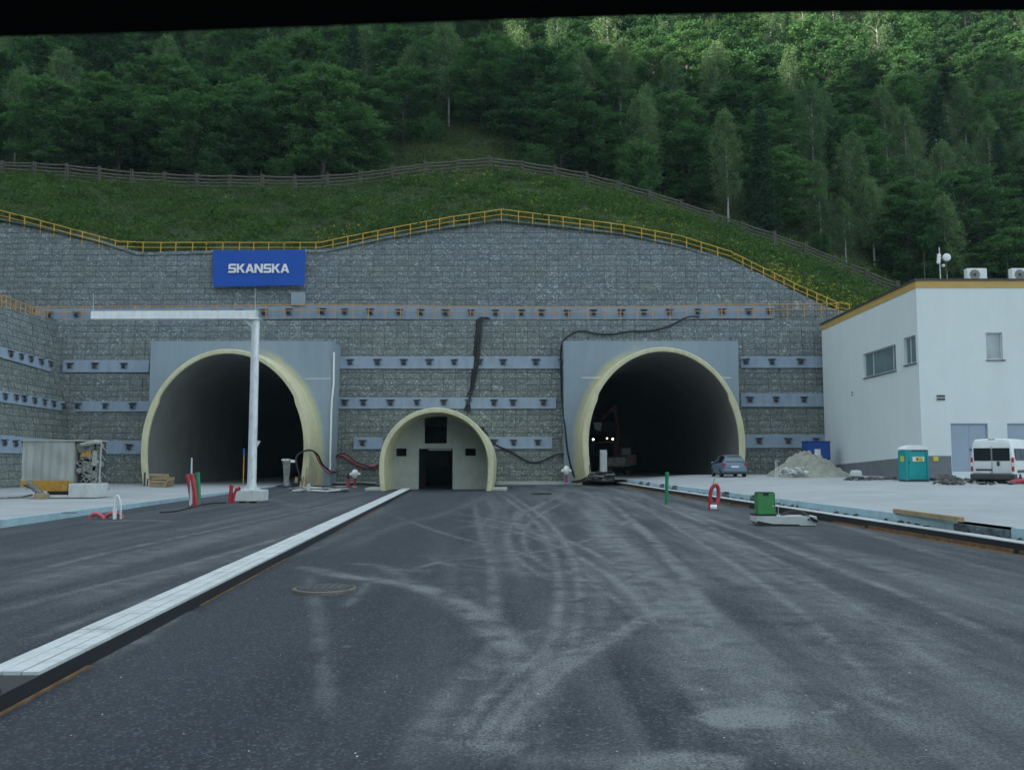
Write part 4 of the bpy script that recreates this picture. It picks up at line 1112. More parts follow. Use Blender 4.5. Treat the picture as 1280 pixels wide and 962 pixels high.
blk=thing('concrete_block','low pale concrete ballast block under the gantry post','concrete block',(gx,Yg,0))
m=MB(); m.box(((fb[0]+fb2[0])/2,Yg+.1,zb/2+.035),(fb2[0]-fb[0],1.15,zb-.075),bev=.03); m.build('block',m_white,blk)
m=MB(); 
for sx in(-1,0,1): m.box(((fb[0]+fb2[0])/2+sx*.5,Yg+.1,.035),(.14,1.0,.07))
m.build('timber_skid',m_wood,blk)

# ================================================================== toilet cabin
def cabin(px0,px1,py0,py1,Y):
    a=P(px0,py1,Y); b=P(px1,py1,Y); zt=P(px0,py0,Y)[2]; x0,x1=a[0],b[0]; z0=float(apronR(np.array((x0+x1)/2),np.array(Y)))
    W=x1-x0; t=thing('toilet_cabin','turquoise portable toilet cabin with white roof beside the white building','portable toilet',((x0+x1)/2,Y,z0))
    zw=P(px0,561.5,Y)[2]
    m=MB(); m.b2(x0,x1,Y,Y+.95,z0+.08,zw,.03)
    for xx in (x0+.03,x1-.03): m.b2(xx-.05,xx+.05,Y-.04,Y+.02,z0+.05,zw,.01)
    m.b2(x0-.02,x0+.02,Y+.9,Y+.97,z0+.05,zw-.12,.01)
    for q in (-.25,.25,.6): pass
    m.build('body',m_turq,t)
    m=MB(); m.b2(x0+W*.1,x1-.12,Y-.025,Y-.001,z0+.12,zw-.14,.01)
    dx0,dx1=x0+W*.17,x1-.18
    m.b2(dx0,dx1,Y-.035,Y-.026,z0+.25,z0+1.0,.004); m.b2(dx0,dx1,Y-.035,Y-.026,z0+1.08,zw-.75,.004); m.build('door',m_turq,t)
    m=MB(); m.lathe([(.04,-.07),(.04,-.03)],(x0+W*.13,Y,z0+1.08),10,'y'); m.build('door_latch',m_darksteel,t)
    n=10; pr=[(x0-.04+ (W+.08)*i/n, zw+.02+ (zt-zw-.02)*(math.sin(math.pi*(i/n))**.55)) for i in range(n+1)]
    m=MB(); m.prism([(x,Y-.05,z) for x,z in [(x0-.04,zw-.02)]+pr+[(x1+.04,zw-.02)]],(0,1.05,0)); m.build('roof',m_wht,t,smooth=True)
    m=MB(); k=W/28.; m.b2(x0+8*k,x0+23*k,Y-.042,Y-.036,P(0,576.5,Y)[2],P(0,570.5,Y)[2]); m.build('label_plate',m_wht,t)
    m=MB(); m.b2(x0+12*k,x0+21*k,Y-.05,Y-.043,P(0,576,Y)[2],P(0,571,Y)[2]); m.build('yellow_sticker',m_ylab,t); m=MB(); m.b2(x0-.03,x0-.005,Y+.2,Y+.65,P(0,576.8,Y)[2],P(0,569.5,Y)[2]); m.build('yellow_sticker',m_ylab,t)
    m=MB(); m.b2(x0+13*k,x0+15*k,Y-.058,Y-.051,P(0,575,Y)[2],P(0,572,Y)[2]); m.b2(x0+16*k,x0+20*k,Y-.058,Y-.051,P(0,574.6,Y)[2],P(0,574,Y)[2]); m.build('sticker_print',m_darksteel,t)
    m=MB(); 
    for q in range(4): m.b2(x0+W*(.28+.17*q),x0+W*(.40+.17*q),Y-.03,Y-.001,zw-.1,zw-.03)
    m.build('vent_slots',m_darksteel,t)
    m=MB(); m.b2(x0-.02,x1+.02,Y-.03,Y+.98,z0,z0+.08,.01); m.build('skid_base',m_trim,t)
cabin(1133.5,1161,556,603.5,49.5)
# blue booth in front of the wall
Y=68.0; a=P(1010,590,Y); b=P(1033,552,Y); z0=.7
t=thing('site_booth','deep blue site booth partly hidden behind the sand pile','site booth',(a[0],Y,z0))
m=MB(); m.b2(a[0],b[0]+.3,Y,Y+1.3,z0,b[2],.04); m.build('body',m_dblue,t)
c=P(1018.3,569.5,Y); d_=P(1025.5,561,Y); m=MB(); m.b2(c[0],d_[0],Y-.03,Y-.002,c[2]-.3,d_[2],.01); m.build('notice_panel',m_wht,t)
m=MB(); m.b2(c[0]+.05,d_[0]-.05,Y-.04,Y-.031,c[2]-.22,c[2]); m.build('notice_print',m_tail,t)
m=MB(); m.b2(a[0]-.05,b[0]+.35,Y-.05,Y+1.35,b[2],b[2]+.07,.02); m.build('roof',m_dblue,t)

# ================================================================== loft helper for vehicles
def loft_body(secs,caps=True):
    """secs: list of (y,[ (x,z)... right half from bottom to roof centre ])"""
    n=len(secs[0][1]); V=[]; 
    for y,h in secs:
        for x,z in h: V.append((x,y,z))
        for x,z in reversed(h[:-1]): V.append((-x,y,z))
    k=2*n-1; Fs=[]
    for i in range(len(secs)-1):
        for j in range(k): 
            j2=(j+1)%k; Fs.append([i*k+j,i*k+j2,(i+1)*k+j2,(i+1)*k+j])
    if caps: Fs.append([j for j in range(k)][::-1]); Fs.append([(len(secs)-1)*k+j for j in range(k)])
    return V,Fs
def wheel(t,x,y,r,w,rimmat=m_steel):
    wz=thing('wheel',None,None,(x,y,r)); wz.parent=t
    m=MB(); m.lathe([(r*.62,-w/2),(r*.92,-w/2),(r,-w*.32),(r,w*.32),(r*.92,w/2),(r*.62,w/2)],(0,0,0),22,'x'); m.build('tyre',m_tyre,wz,world=False,smooth=True)
    m=MB(); sg=1 if x>0 else -1; m.lathe([(r*.62,-w*.42),(r*.62,w*.42)],(0,0,0),18,'x'); m.lathe([(r*.2,0),(r*.16,sg*w*.1)],(sg*w*.42,0,0),10,'x'); m.build('rim',rimmat,wz,world=False)
def hatchback(X,Y,z,rz):
    t=thing('parked_car','blue-grey hatchback car parked in front of the right tunnel portal','car',(X,Y,z),rz)
    # half section: bottom, sill, widest, belt, roof edge, roof centre ; rear at y=-2.05, nose at y=+2.05
    def s(y,zb,w,wb,zbelt,wr,zr,crown=.03):
        return (y,[(w*.80,zb),(w*.95,zb+.08),(w,zb+.30),(w*.985,zb+.42),(wb,zbelt),(wr,zr),(wr*.6,zr+crown),(0,zr+crown*1.4)])
    secs=[s(-2.06,.42,.72,.70,.62,.66,.66),s(-2.02,.30,.80,.76,.78,.70,.82),s(-1.95,.26,.84,.80,.93,.66,1.0),s(-1.86,.24,.86,.82,.95,.60,1.12),
          s(-1.60,.22,.87,.83,.96,.57,1.40),s(-1.2,.2,.88,.84,.95,.585,1.46),s(-.5,.2,.88,.84,.94,.60,1.50),s(.1,.2,.88,.84,.93,.60,1.49),s(.55,.2,.88,.83,.92,.58,1.40),
          s(1.15,.2,.87,.80,.92,.70,.98),s(1.7,.22,.84,.74,.82,.60,.86),s(2.0,.26,.76,.66,.68,.5,.7),s(2.06,.34,.68,.6,.56,.45,.58)]
    V,Fs=loft_body(secs); k=15
    m=MB(); m.add(V,Fs); m.build('body',m_carpaint,t,world=False,smooth=True)
    def patch(name,i0,i1,j0,j1,mat,off=.012,ins=.12):
        m=MB()
        for sg in (1,-1):
            A=[secs[i0][1][j0],secs[i1][1][j0],secs[i1][1][j1],secs[i0][1][j1]]; ys=[secs[i0][0],secs[i1][0],secs[i1][0],secs[i0][0]]
            c=(sum(p[0] for p in A)/4,sum(ys)/4,sum(p[1] for p in A)/4)
            q=[((p[0]+(c[0]-p[0])*ins+off),y+(c[1]-y)*ins,p[1]+(c[2]-p[1])*ins+off*.3) for p,y in zip(A,ys)]
            m.quad(*[(sg*a,b,cc) for a,b,cc in q])
        m.build(name,mat,t,world=False)
    patch('side_window',4,5,4,5,m_glass); patch('side_window',5,6,4,5,m_glass,ins=.08); patch('side_window',6,8,4,5,m_glass,ins=.08)
    # rear screen
    m=MB(); q=[(-.64,-1.955,1.07),(.64,-1.955,1.07),(.53,-1.675,1.385),(-.53,-1.675,1.385)]
    m.quad(*[(a,b-.02,c+.02) for a,b,c in q]); m.build('rear_window',m_winglass,t,world=False)
    m=MB(); q=[(-.74,1.12,.99),(.74,1.12,.99),(.54,.6,1.37),(-.54,.6,1.37)]; m.quad(*[(a,b+.03,c+.02) for a,b,c in q]); m.build('windscreen',m_glass,t,world=False)
    for sg in(-1,1):
        m=MB(); m.box((sg*.73,-1.97,.86),(.20,.16,.26),bev=.04); m.build('tail_light',m_tail,t,world=False)
        m=MB(); m.box((sg*.66,1.93,.62),(.28,.14,.14),bev=.04); m.build('headlight',m_winbright,t,world=False)
        m=MB(); m.box((sg*.97,.75,.98),(.2,.12,.13),bev=.04); m.build('mirror',m_carpaint,t,world=False)
    m=MB(); m.box((0,-2.06,.44),(1.62,.16,.22),bev=.05); m.build('rear_bumper',m_carpaint,t,world=False)
    m=MB(); m.box((0,-2.0,.27),(1.5,.2,.1),bev=.03); m.build('rear_skirt',m_trim,t,world=False)
    m=MB(); m.box((0,-2.055,.72),(.52,.02,.11)); m.build('number_plate',m_wht,t,world=False)
    m=MB(); m.box((0,-1.66,1.47),(1.05,.18,.035),bev=.012); m.build('roof_spoiler',m_carpaint,t,world=False)
    for sx in(-1,1):
        for yy in(-1.3,1.3): wheel(t,sx*.78,yy,.31,.2)
cz_=float(apronR(np.array(14.6),np.array(62.)));
hatchback(P(919.5,592,60.6)[0]+.0,62.6,cz_,R(-1))
def van(X,Y,z,rz):
    t=thing('parked_van','white high-roof passenger van parked by the plant building door','van',(X,Y,z),rz)
    def s(y,zb,w,wt,zt,zr): return (y,[(w*.9,zb),(w,zb+.12),(w,1.0),(w*.985,1.35),(wt,zt),(wt*.9,zr-.03),(wt*.5,zr),(0,zr+.015)])
    secs=[s(-2.75,.45,.94,.86,2.1,2.3),s(-2.70,.38,1.0,.9,2.22,2.42),s(-2.4,.34,1.02,.92,2.27,2.48),s(-.5,.34,1.02,.93,2.28,2.5),s(.9,.34,1.02,.92,2.26,2.48),s(1.5,.34,1.02,.88,2.05,2.26),s(2.1,.34,1.0,.86,1.45,1.55),s(2.7,.38,.94,.76,1.12,1.2),s(2.95,.5,.8,.64,.95,1.0)]
    secs=[(y,[(x,min(zz,max(h[-1][1],zz if i<2 else 0)) if i in(2,3) and h[-1][1]<1.6 and zz>h[-1][1] else zz) for i,(x,zz) in enumerate(h)]) for y,h in secs]
    secs[-1]=(2.95,[(.72,.5),(.8,.6),(.8,.75),(.76,.85),(.64,.95),(.56,.98),(.3,1.0),(0,1.01)])
    secs[-2]=(2.7,[(.85,.38),(.94,.5),(.94,.8),(.92,1.0),(.76,1.12),(.7,1.17),(.4,1.2),(0,1.21)])
    V,Fs=loft_body(secs); m=MB(); m.add(V,Fs); m.build('body',m_vanpaint,t,world=False,smooth=True)
    m=MB(); m.box((-.44,-2.765,1.66),(.82,.03,.66),bev=.012); m.box((.44,-2.765,1.66),(.82,.03,.66),bev=.012); m.build('rear_window',m_glass,t,world=False)
    m=MB(); m.box((0,-2.775,.5),(1.95,.2,.3),bev=.05); 
    for sg in (-1,1): m.box((sg*.99,-2.55,.5),(.12,.6,.3),bev=.04)
    m.build('rear_bumper',m_trim,t,world=False)
    m=MB(); m.box((0,-2.77,1.35),(.012,.02,1.5)); m.box((0,-2.768,.68),(1.8,.02,.015)); m.build('door_gap',m_trim,t,world=False)
    m=MB(); m.box((.30,-2.785,1.18),(.14,.06,.24),bev=.03); m.build('door_handle',m_trim,t,world=False)
    m=MB(); m.box((-.38,-2.78,.86),(.78,.04,.09),bev=.01); m.build('plate_trim',m_trim,t,world=False)
    m=MB(); m.box((-.35,-2.78,.74),(.5,.02,.1)); m.build('number_plate',m_wht,t,world=False)
    m=MB(); m.box((0,-2.66,2.43),(.34,.1,.07),bev=.02); m.build('brake_light',m_trim,t,world=False)
    for sg in(-1,1):
        m=MB(); m.box((sg*.955,-2.70,1.14),(.12,.14,.72),bev=.03); m.build('tail_light',m_tail,t,world=False)
        m=MB(); m.box((sg*.965,-2.72,1.14),(.08,.12,.22),bev=.01); m.build('reversing_lamp',m_wht,t,world=False)
        for y0,y1 in((-2.35,-1.25),(-1.15,-.05),(.05,1.1)):
            m=MB(); m.box((sg*1.012,(y0+y1)/2,1.66),(.03,y1-y0,.62),bev=.01,ry=-sg*.07*1.3); m.build('side_window',m_glass,t,world=False)
        m=MB(); m.box((sg*1.035,0,.78),(.03,4.2,.14),bev=.01); m.build('side_trim',m_trim,t,world=False)
        m=MB(); m.box((sg*1.15,1.45,1.55),(.2,.12,.36),bev=.04); m.build('mirror',m_trim,t,world=False)
        for yy in(-1.55,1.75): wheel(t,sg*.92,yy,.34,.22)
    m=MB(); q=[(-.8,2.16,1.5),(.8,2.16,1.5),(.8,1.55,2.12),(-.8,1.55,2.12)]; m.quad(*[(a,b+.04,c+.04) for a,b,c in q]); m.build('windscreen',m_glass,t,world=False)
van(P(1241,600,46)[0]+1.84,48.05,.66,R(-42))

# ================================================================== excavator inside the right tunnel
Yx=84.0; ex=P(779,585,Yx); zx=.49
t=thing('excavator','red excavator with raised boom working inside the right tunnel','excavator',(ex[0],Yx,zx))
m=MB()
for sx in(-1,1): m.box((ex[0]+sx*.95-.4,Yx+1.5,zx+.4),(.5,3.4,.8),bev=.25)
m.build('crawler_track',m_tyre,t)
m=MB(); m.box((ex[0]-.4,Yx+1.6,zx+1.3),(2.3,3.0,.9),bev=.12); m.build('upper_body',m_junk,t)
m=MB(); m.box((ex[0]+.75,Yx+.2,zx+1.5),(1.1,.25,1.0),bev=.06); m.box((ex[0]+.6,Yx+.05,zx+1.1),(.9,.1,.18)); m.build('counterweight',m_digred,t)
m=MB(); m.b2(ex[0]-.1,ex[0]+.95,Yx+1.2,Yx+2.6,zx+1.7,zx+2.7,.08); m.build('cab',m_digred,t)
m=MB(); m.b2(ex[0],ex[0]+.85,Yx+1.16,Yx+1.19,zx+2.0,zx+2.6,.01); m.build('cab_window',m_winglass,t)
b0=(ex[0]-.6,Yx+1.0,zx+1.6); b1=P(774,540,Yx+.5); b2_=P(770,507,Yx+.2); b3=P(751,524,Yx); 
m=MB(); m.tube([b0,b1,b2_],[.28,.26,.18],4); m.build('boom',m_digred,t)
m=MB(); m.tube([b2_,b3],[.17,.14],4); m.build('dipper_arm',m_digred,t)
m=MB(); c=P(747,532,Yx); m.prism([(c[0]-.4,Yx-.3,c[2]+.3),(c[0]+.4,Yx-.3,c[2]+.35),(c[0]+.25,Yx-.3,c[2]-.5),(c[0]-.3,Yx-.3,c[2]-.35)],(0,.7,0)); m.build('bucket',m_junk,t)
lampw=EM('work_lamp_glow',(.9,.95,1.),4); lampo=EM('beacon_glow',(1.,.35,.1),9)
m=MB(); m.tube([P(741,552.5,82),P(768,552.5,82)],.04,6); m.tube([P(768,552.5,82),P(768,566,82.),P(768,574,82.6)],.05,6); m.tube([P(741,552.5,82),P(741,566,82),P(756,574,82.6)],.05,6); m.build('lamp_frame',m_darksteel,t)
for (px,py,mm,r) in((741.5,549,lampw,.08),(766,548.5,lampw,.075),(758.8,547.8,lampo,.06)):
    c=P(px,py,82); m=MB(); m.lathe([(r*.4,-.05),(r,-.03),(r,.03),(r*.6,.07)],c,12,'y'); m.build('work_lamp',mm,t); 
    m=MB(); m.lathe([(r*1.2,.0),(r*1.1,.12)],(c[0],c[1]+.1,c[2]),12,'y'); m.build('lamp_housing',m_darksteel,t)
# white cabinet
a=P(750,585,74.5); b=P(758.8,562,74.5); t=thing('cabinet','narrow white cabinet standing just inside the right tunnel','cabinet',(a[0],74.5,.49))
m=MB(); m.b2(a[0],b[0],74.5,75,.55,b[2],.03); m.build('body',m_wht,t); m=MB(); m.b2(a[0]+.05,b[0]-.05,74.47,74.497,.65,b[2]-.08,.008); m.build('door',m_wht,t); m=MB(); m.b2(a[0]+.02,b[0]-.02,74.52,74.98,.49,.55); m.build('plinth',m_trim,t); m=MB(); m.b2(b[0]-.12,b[0]-.09,74.44,74.468,1.1,1.25); m.build('handle',m_darksteel,t)
# ================================================================== left equipment container
Yc=43.5; zc0=.2
def cx_(px,Y=Yc): return P(px,600,Y)[0]
def cz2(py,Y=Yc): return P(60,py,Y)[2]
t=thing('machine_trailer','grey tarpaulin-sided machine trailer with orange hopper by the left wing wall','machine trailer',(cx_(70),Yc,zc0))
m=MB(); x0,x1=cx_(26.5),cx_(91); z0,z1=cz2(603),cz2(551.5)
# slightly wavy tarp side
n=26; g=[]
for j in range(9):
    for i in range(n+1):
        u,v=i/n,j/8; g.append((x0+(x1-x0)*u,Yc+.03*math.sin(u*40)*(.4+.6*math.sin(v*3.1))+.02*math.sin(v*9+u*5),z0+(z1-z0)*v))
m.add(g,[[j*(n+1)+i,j*(n+1)+i+1,(j+1)*(n+1)+i+1,(j+1)*(n+1)+i] for j in range(8) for i in range(n)])
m.b2(x0,x1,Yc+.06,Yc+2.2,z0,z1-.01,.02); m.build('tarpaulin_body',m_tarp,t,smooth=False)
m=MB(); m.b2(x0-.05,cx_(93),Yc-.08,Yc+2.3,z1,z1+.07,.02); m.b2(cx_(93)+.001,cx_(123),Yc-.06,Yc+.95,z1,z1+.06,.02); m.tube([(cx_(100),Yc-.05,z1-.15),(cx_(110),Yc-.06,z1-.1),(cx_(118),Yc-.06,z1-.02),(cx_(125),Yc-.05,z1-.05)],[.08,.12,.12,.09],7); m.build('roof_sheet',m_tarp,t)
m=MB(); hz0,hz1=cz2(613.5),cz2(600.5); m.prism([(x0,Yc-.05,hz1),(x1-.1,Yc-.05,hz1),(x1-.1,Yc-.05,hz0),(x0+1.1,Yc-.05,hz0),(x0+.7,Yc-.05,hz0+.25),(x0,Yc-.05,hz0+.2)],(0,1.8,0))
for k in range(9): q=x0+.3+k*.28; m.b2(q,q+.05,Yc-.09,Yc-.051,hz0+.05,hz1-.02)
m.build('hopper',m_mach,t)
m=MB(); m.b2(x0+1.3,x1-.05,Yc-.02,Yc+1.6,cz2(621),hz0-.01,.02); m.build('chassis',m_black,t)
m=MB(); m.b2(cx_(59),cx_(91),Yc-.35,Yc-.1,zc0,zc0+.13,.02); m.build('pale_beam',m_white,t)
m=MB(); xr0,xr1=cx_(92),cx_(124.5)
m.b2(xr0,xr1-.15,Yc+.5,Yc+.9,cz2(604),z1-.02); m.build('engine_bay',m_trim,t)
m=MB(); rr=random.Random(5)
for k in range(64):
    cx1=rr.uniform(xr0+.1,xr1-.15); cz1=rr.uniform(cz2(602),z1-.15)
    if k%3==0: m.lathe([(.12,-.2),(.16,-.1),(.14,.1),(.08,.2)],(cx1,Yc+.3,cz1),10,'xyz'[k%2])
    elif k%3==1: m.box((cx1,Yc+.3,cz1),(rr.uniform(.15,.4),.3,rr.uniform(.12,.35)),bev=.02,ry=rr.uniform(-.3,.3))
    else: m.tube([(cx1,Yc+.2,cz1),(cx1+.2,Yc+.1,cz1+.15),(cx1+.35,Yc+.2,cz1-.1)],.035,6)
m.build('pump_machinery',m_junk,t)
m=MB(); m.tube([(xr1-.05,Yc+.1,cz2(603)),(xr1-.03,Yc+.1,z1)],.045,8); m.tube([(xr1-.55,Yc+.15,cz2(580)),(xr1-.1,Yc+.1,cz2(577))],.06,8); m.b2(xr1-.45,xr1-.22,Yc+.05,Yc+.3,cz2(582),cz2(563),.03); m.build('support_post',m_tarp,t)
m=MB(); m.b2(xr0+.25,xr0+.55,Yc+.1,Yc+.3,cz2(571),cz2(566),.02); m.b2(xr0+.5,xr0+.75,Yc+.08,Yc+.28,cz2(570),cz2(563),.02); m.build('valve_block',m_mach,t)
tb=thing('concrete_block','square pale concrete block under the machinery end of the trailer','concrete block',(cx_(108),Yc-.3,zc0))
m=MB(); m.b2(cx_(91.5),cx_(125.5),Yc-.45,Yc+.9,zc0,cz2(603.7),.03); m.build('block',m_white,tb)
m=MB(); m.tube([(cx_(112),Yc-.2,cz2(603.7)),(cx_(112),Yc-.2,cz2(603.7)+.06)],.05,6); m.build('lifting_eye',m_darksteel,tb)
cr=thing('screw_conveyor','small scrap screw conveyor leaning against the trailer hopper','conveyor',(cx_(50),Yc-.8,zc0))
m=MB(); a=np.array(P(36,604,Yc-.6)); b=np.array(P(56,621,Yc-.9)); m.tube([a,b],.12,8)
for k in range(9):
    c=a+(b-a)*k/8; m.lathe([(.17,-.02),(.17,.02)],c,10,'x')
m.build('screw_tube',m_junk,cr); m=MB(); m.box(P(52,620,Yc-.9),(.5,.5,.28),bev=.03); m.build('drive_box',m_wood,cr)
m=MB(); m.tube([P(30,606,Yc-.7),P(44,612,Yc-.8)],.05,6); m.build('pull_bar',m_darksteel,cr)
# timbers / pallet pile beside left portal
t=thing('timber_stack','untidy stack of raw timbers beside the left foot of the left portal','timber stack',P(203,607,63.5))
Y=63.5; rr=random.Random(8)
for k in range(13):
    lay=k//4; x=P(188+4*(k%4)*2,600,Y)[0]; z=.10+lay*.24; a=P(187+rr.uniform(0,3),600,Y)[0]; b=P(206+rr.uniform(0,7),600,Y)[0]
    m=MB(); m.box(((a+b)/2,Y+(k%4)*.3,z+.1),(b-a,.22,.18),bev=.015,rz=rr.uniform(-.08,.08),ry=rr.uniform(-.03,.03)); m.build('timber',m_wood,t)
m=MB(); m.box((P(213,600,Y)[0],Y-.3,.35),(.12,1.2,.6),bev=.01,ry=.5); m.build('leaning_board',m_wood,t)
t=thing('form_prop','upright shuttering prop standing at the left foot of the left portal','prop',P(181,608,66))
a=P(180.5,606,66.2); m=MB(); m.tube([(a[0],a[1],0.05),(a[0],a[1],P(0,590,66)[2])],.07,8); m.build('tube',m_darksteel,t); m=MB(); m.tube([(a[0]+.2,a[1],0.05),(a[0]+.25,a[1],P(0,598,66)[2])],.05,8); m.build('short_tube',m_darksteel,t)
# items in the mouth of the left portal
t=thing('survey_staff','thin staff with a blue head standing in the left tunnel mouth','staff',P(304.5,603,60))
a=P(304,604,60); b=P(305,569,60); c=P(305,560.5,60); m=MB(); m.tube([a,b],.035,6); m.build('pole',m_mach,t); m=MB(); m.tube([b,c],.07,8); m.build('head',m_dblue,t)
t=thing('grout_pump','tall dusty grout pump standing at the right side of the left portal','pump',P(358,603,66))
q=P(358,603,65.5); zt_=P(0,573,65.5)[2]; m=MB(); m.lathe([(.28,.1),(.2,.5),(.24,1.0),(.3,zt_-.35),(.36,zt_-.1),(.33,zt_)],(q[0],65.5,0),12); m.build('hopper_drum',m_junk,t,smooth=True)
m=MB(); m.box((q[0]+.35,65.5,zt_-.2),(.5,.3,.2),bev=.03); m.box((q[0]-.05,65.3,zt_-.1),(.55,.3,.1),bev=.02); m.build('motor',m_wht,t)
m=MB(); 
for k in range(3): m.tube([(q[0],65.5,.5),(q[0]+.45*math.cos(k*2.1),65.5+.45*math.sin(k*2.1),0)],.04,6)
m.build('tripod_leg',m_darksteel,t)
t=thing('timber_trestle','slender wooden shoring frame against the right foot of the left portal rim','trestle',P(380,605,65.8))
m=MB(); 
for px in (377.5,381.5): a=P(px,606,65.8); m.tube([(a[0],65.8,0),(a[0]+.05,66,P(0,584 if px>380 else 595,65.8)[2])],.06,6)
m.tube([P(370,603,65),P(371,596,65)],.13,8); m.tube([P(376,600,65.6),P(383,600,65.6)],.04,6); m.build('frame',m_wood,t)

# hydrants
def hydrant(px,py0,py1,Y,label,z=0):
    x=P(px,py1,Y)[0]; zt=P(px,py0,Y)[2]; t=thing('hydrant',label,'hydrant',(x,Y,z),0,'wrapped standpipe hydrants along the wall foot'); h=zt-z
    m=MB(); m.tube([(x,Y,z),(x,Y,z+h*.62)],.10,10); m.build('standpipe',m_red,t,smooth=True)
    m=MB(); m.lathe([(.13,h*.5),(.22,h*.62),(.27,h*.78),(.2,h*.93),(.1,h)],(x,Y,z),12)
    m.lathe([(.08,-.40),(.12,-.36),(.12,.36),(.08,.40)],(x,Y,z+h*.72),10,'x'); m.build('wrapped_head',m_wht,t,smooth=True)
    m=MB(); m.lathe([(.2,0),(.2,.05)],(x,Y,z),12); m.build('flange',m_white,t)
hydrant(443.5,586.5,608,66,'white-wrapped red hydrant left of the service portal')
hydrant(708,582,602,70,'white-wrapped red hydrant beside the right headwall',.15)
t=thing('warning_post','short orange marker post beside the hydrant left of the service portal','marker post',P(435,607.5,66))
q=P(435,608,66); m=MB(); m.lathe([(.17,0),(.16,.05),(.14,.3),(.09,.55),(.06,.62)],(q[0],66,0),10); m.build('post_body',m_red,t,smooth=True); m=MB(); m.lathe([(.12,.6),(.1,.95),(.03,1.0)],(q[0],66,0),10); m.build('post_cap',m_black,t)

# pipes sticking up at kerb, left
def standpipe(name,label,cat,pts,r,mat,group=None,hollow=True):
    t=thing(name,label,cat,pts[0],0,group); m=MB(); m.tube(pts,r,12,caps=False); m.tube([pts[-1],pts[0]] if False else pts,r*.85,12,caps=False); m.build('pipe',mat,t,smooth=True)
    p=pts[-1]; q=pts[-2]; d=np.array(p)-np.array(q); d/=np.linalg.norm(d)
    m=MB(); m.tube([np.array(p)-d*.12,np.array(p)-d*.02],r*1.12,12,caps=False); m.build('socket',mat,t,smooth=True)
    return t
gp='empty duct pipes sticking out of the asphalt'
Y=40.5
standpipe('duct_pipe','upright green duct pipe behind the pair of red ones','duct pipe',[(P(249,627,Y)[0],Y,0),P(247,590,Y)],.10,m_green,gp)
Y=39.3
standpipe('duct_pipe','taller leaning red duct pipe in front of the green one','duct pipe',[(P(246,631,Y)[0],Y,0),P(243.5,615,Y),P(240,592,Y)],.105,m_red,gp)
standpipe('duct_pipe','red duct pipe leaning left beside its red twin','duct pipe',[(P(240,627,Y+1)[0],Y+1,0),P(237.5,612,Y+.9),P(234,592.5,Y+.9)],.085,m_red,gp)
m=MB(); a=P(239,572,Y+.4); b=P(237.5,626,Y+.4); c=P(243,618,Y+.4)
m.prism([(a[0],a[1],a[2]),(a[0]+.05,a[1],a[2]),(c[0]-.1,a[1],.1),(b[0]+.03,a[1],.0),(b[0]-.03,a[1],.0)],(0,.03,0)); tag(m.build('metal_strip',m_steel),'pointed metal strip standing between the red duct pipes','metal strip')
Y=42.2
standpipe('duct_pipe','short red duct pipe left of the gantry ballast block','duct pipe',[(P(287.5,627,Y)[0],Y,0),P(289.5,606,Y)],.09,m_red,gp)
standpipe('duct_pipe','bent red duct pipe curling toward the gantry ballast block','duct pipe',[(P(292,626,Y)[0],Y,0),P(293.5,617,Y),P(296.5,611,Y),P(300,610.5,Y)],.10,m_red,gp)
# red coils and white loop
Y=31.0
cable('duct_pipe','faded red duct arching out of the asphalt at far left of the white loop','duct pipe',[(P(113,650,Y)[0],Y,-.02),P(113.5,645,Y),P(117,642.5,Y),P(123,642.5,Y),P(128,646,Y),(P(129.5,651,Y)[0],Y,-.02)],.075,m_pink,9,gp)
cable('duct_pipe','faded red duct arching behind the white loop','duct pipe',[(P(131,650,Y+.2)[0],Y+.2,-.02),P(133,644.5,Y+.2),P(138,641.5,Y+.2),P(145,641,Y+.3),P(151,644,Y+.4),(P(153,650,Y+.4)[0],Y+.4,-.02)],.075,m_pink,9,gp)
cable('wire_loop','tall thin white cable loop standing out of the asphalt','cable loop',[(P(142,651,Y)[0],Y,0),P(142.3,638,Y),P(143.5,625,Y),P(146.5,619,Y),P(149.5,624,Y),P(151,636,Y),(P(149,650,Y)[0],Y+.1,0)],.035,m_wht,7)
cable('wire_loop','inner white cable loop beside the tall thin one','cable loop',[(P(143.4,650.5,Y)[0],Y+.05,0),P(145.5,632,Y+.05),P(147.5,622,Y+.05),P(149,630,Y+.05),(P(148,650.5,Y)[0],Y+.2,0)],.03,m_wht,7)
# right side: green post, red loop
Y=41.5
standpipe('duct_pipe','upright green duct pipe at the right kerb','duct pipe',[(P(833,616,Y)[0]-.0,Y,.0),P(833.8,589.5,Y)],.085,m_green,gp)
Y=36.5
cable('duct_pipe','red corrugated duct loop standing against the right kerb beam','duct pipe',[(P(887.5,629,Y)[0],Y,-.02),P(888,618,Y),P(890.5,609,Y),P(895,606,Y),P(898,611,Y),P(898,622,Y),(P(893,631,Y)[0],Y-.1,.05)],.08,m_red,10,gp)
m=MB(); c=P(891.5,629.5,Y-.3); m.tube([(c[0]-.12,c[1],.12),(c[0]+.14,c[1]-.05,.12)],.11,12,caps=False); m.tube([(c[0]-.1,c[1],.12),(c[0]+.13,c[1]-.05,.12)],.09,12,caps=False); tag(m.build('pipe_socket',m_wht),'pale pipe socket lying at the foot of the red duct loop','pipe socket')
m=MB(); m.tube([P(890,612,Y+.1),P(893,598,Y+.1)],.012,5); tag(m.build('steel_rod',m_darksteel),'thin steel rod sticking up behind the red duct loop','steel rod')
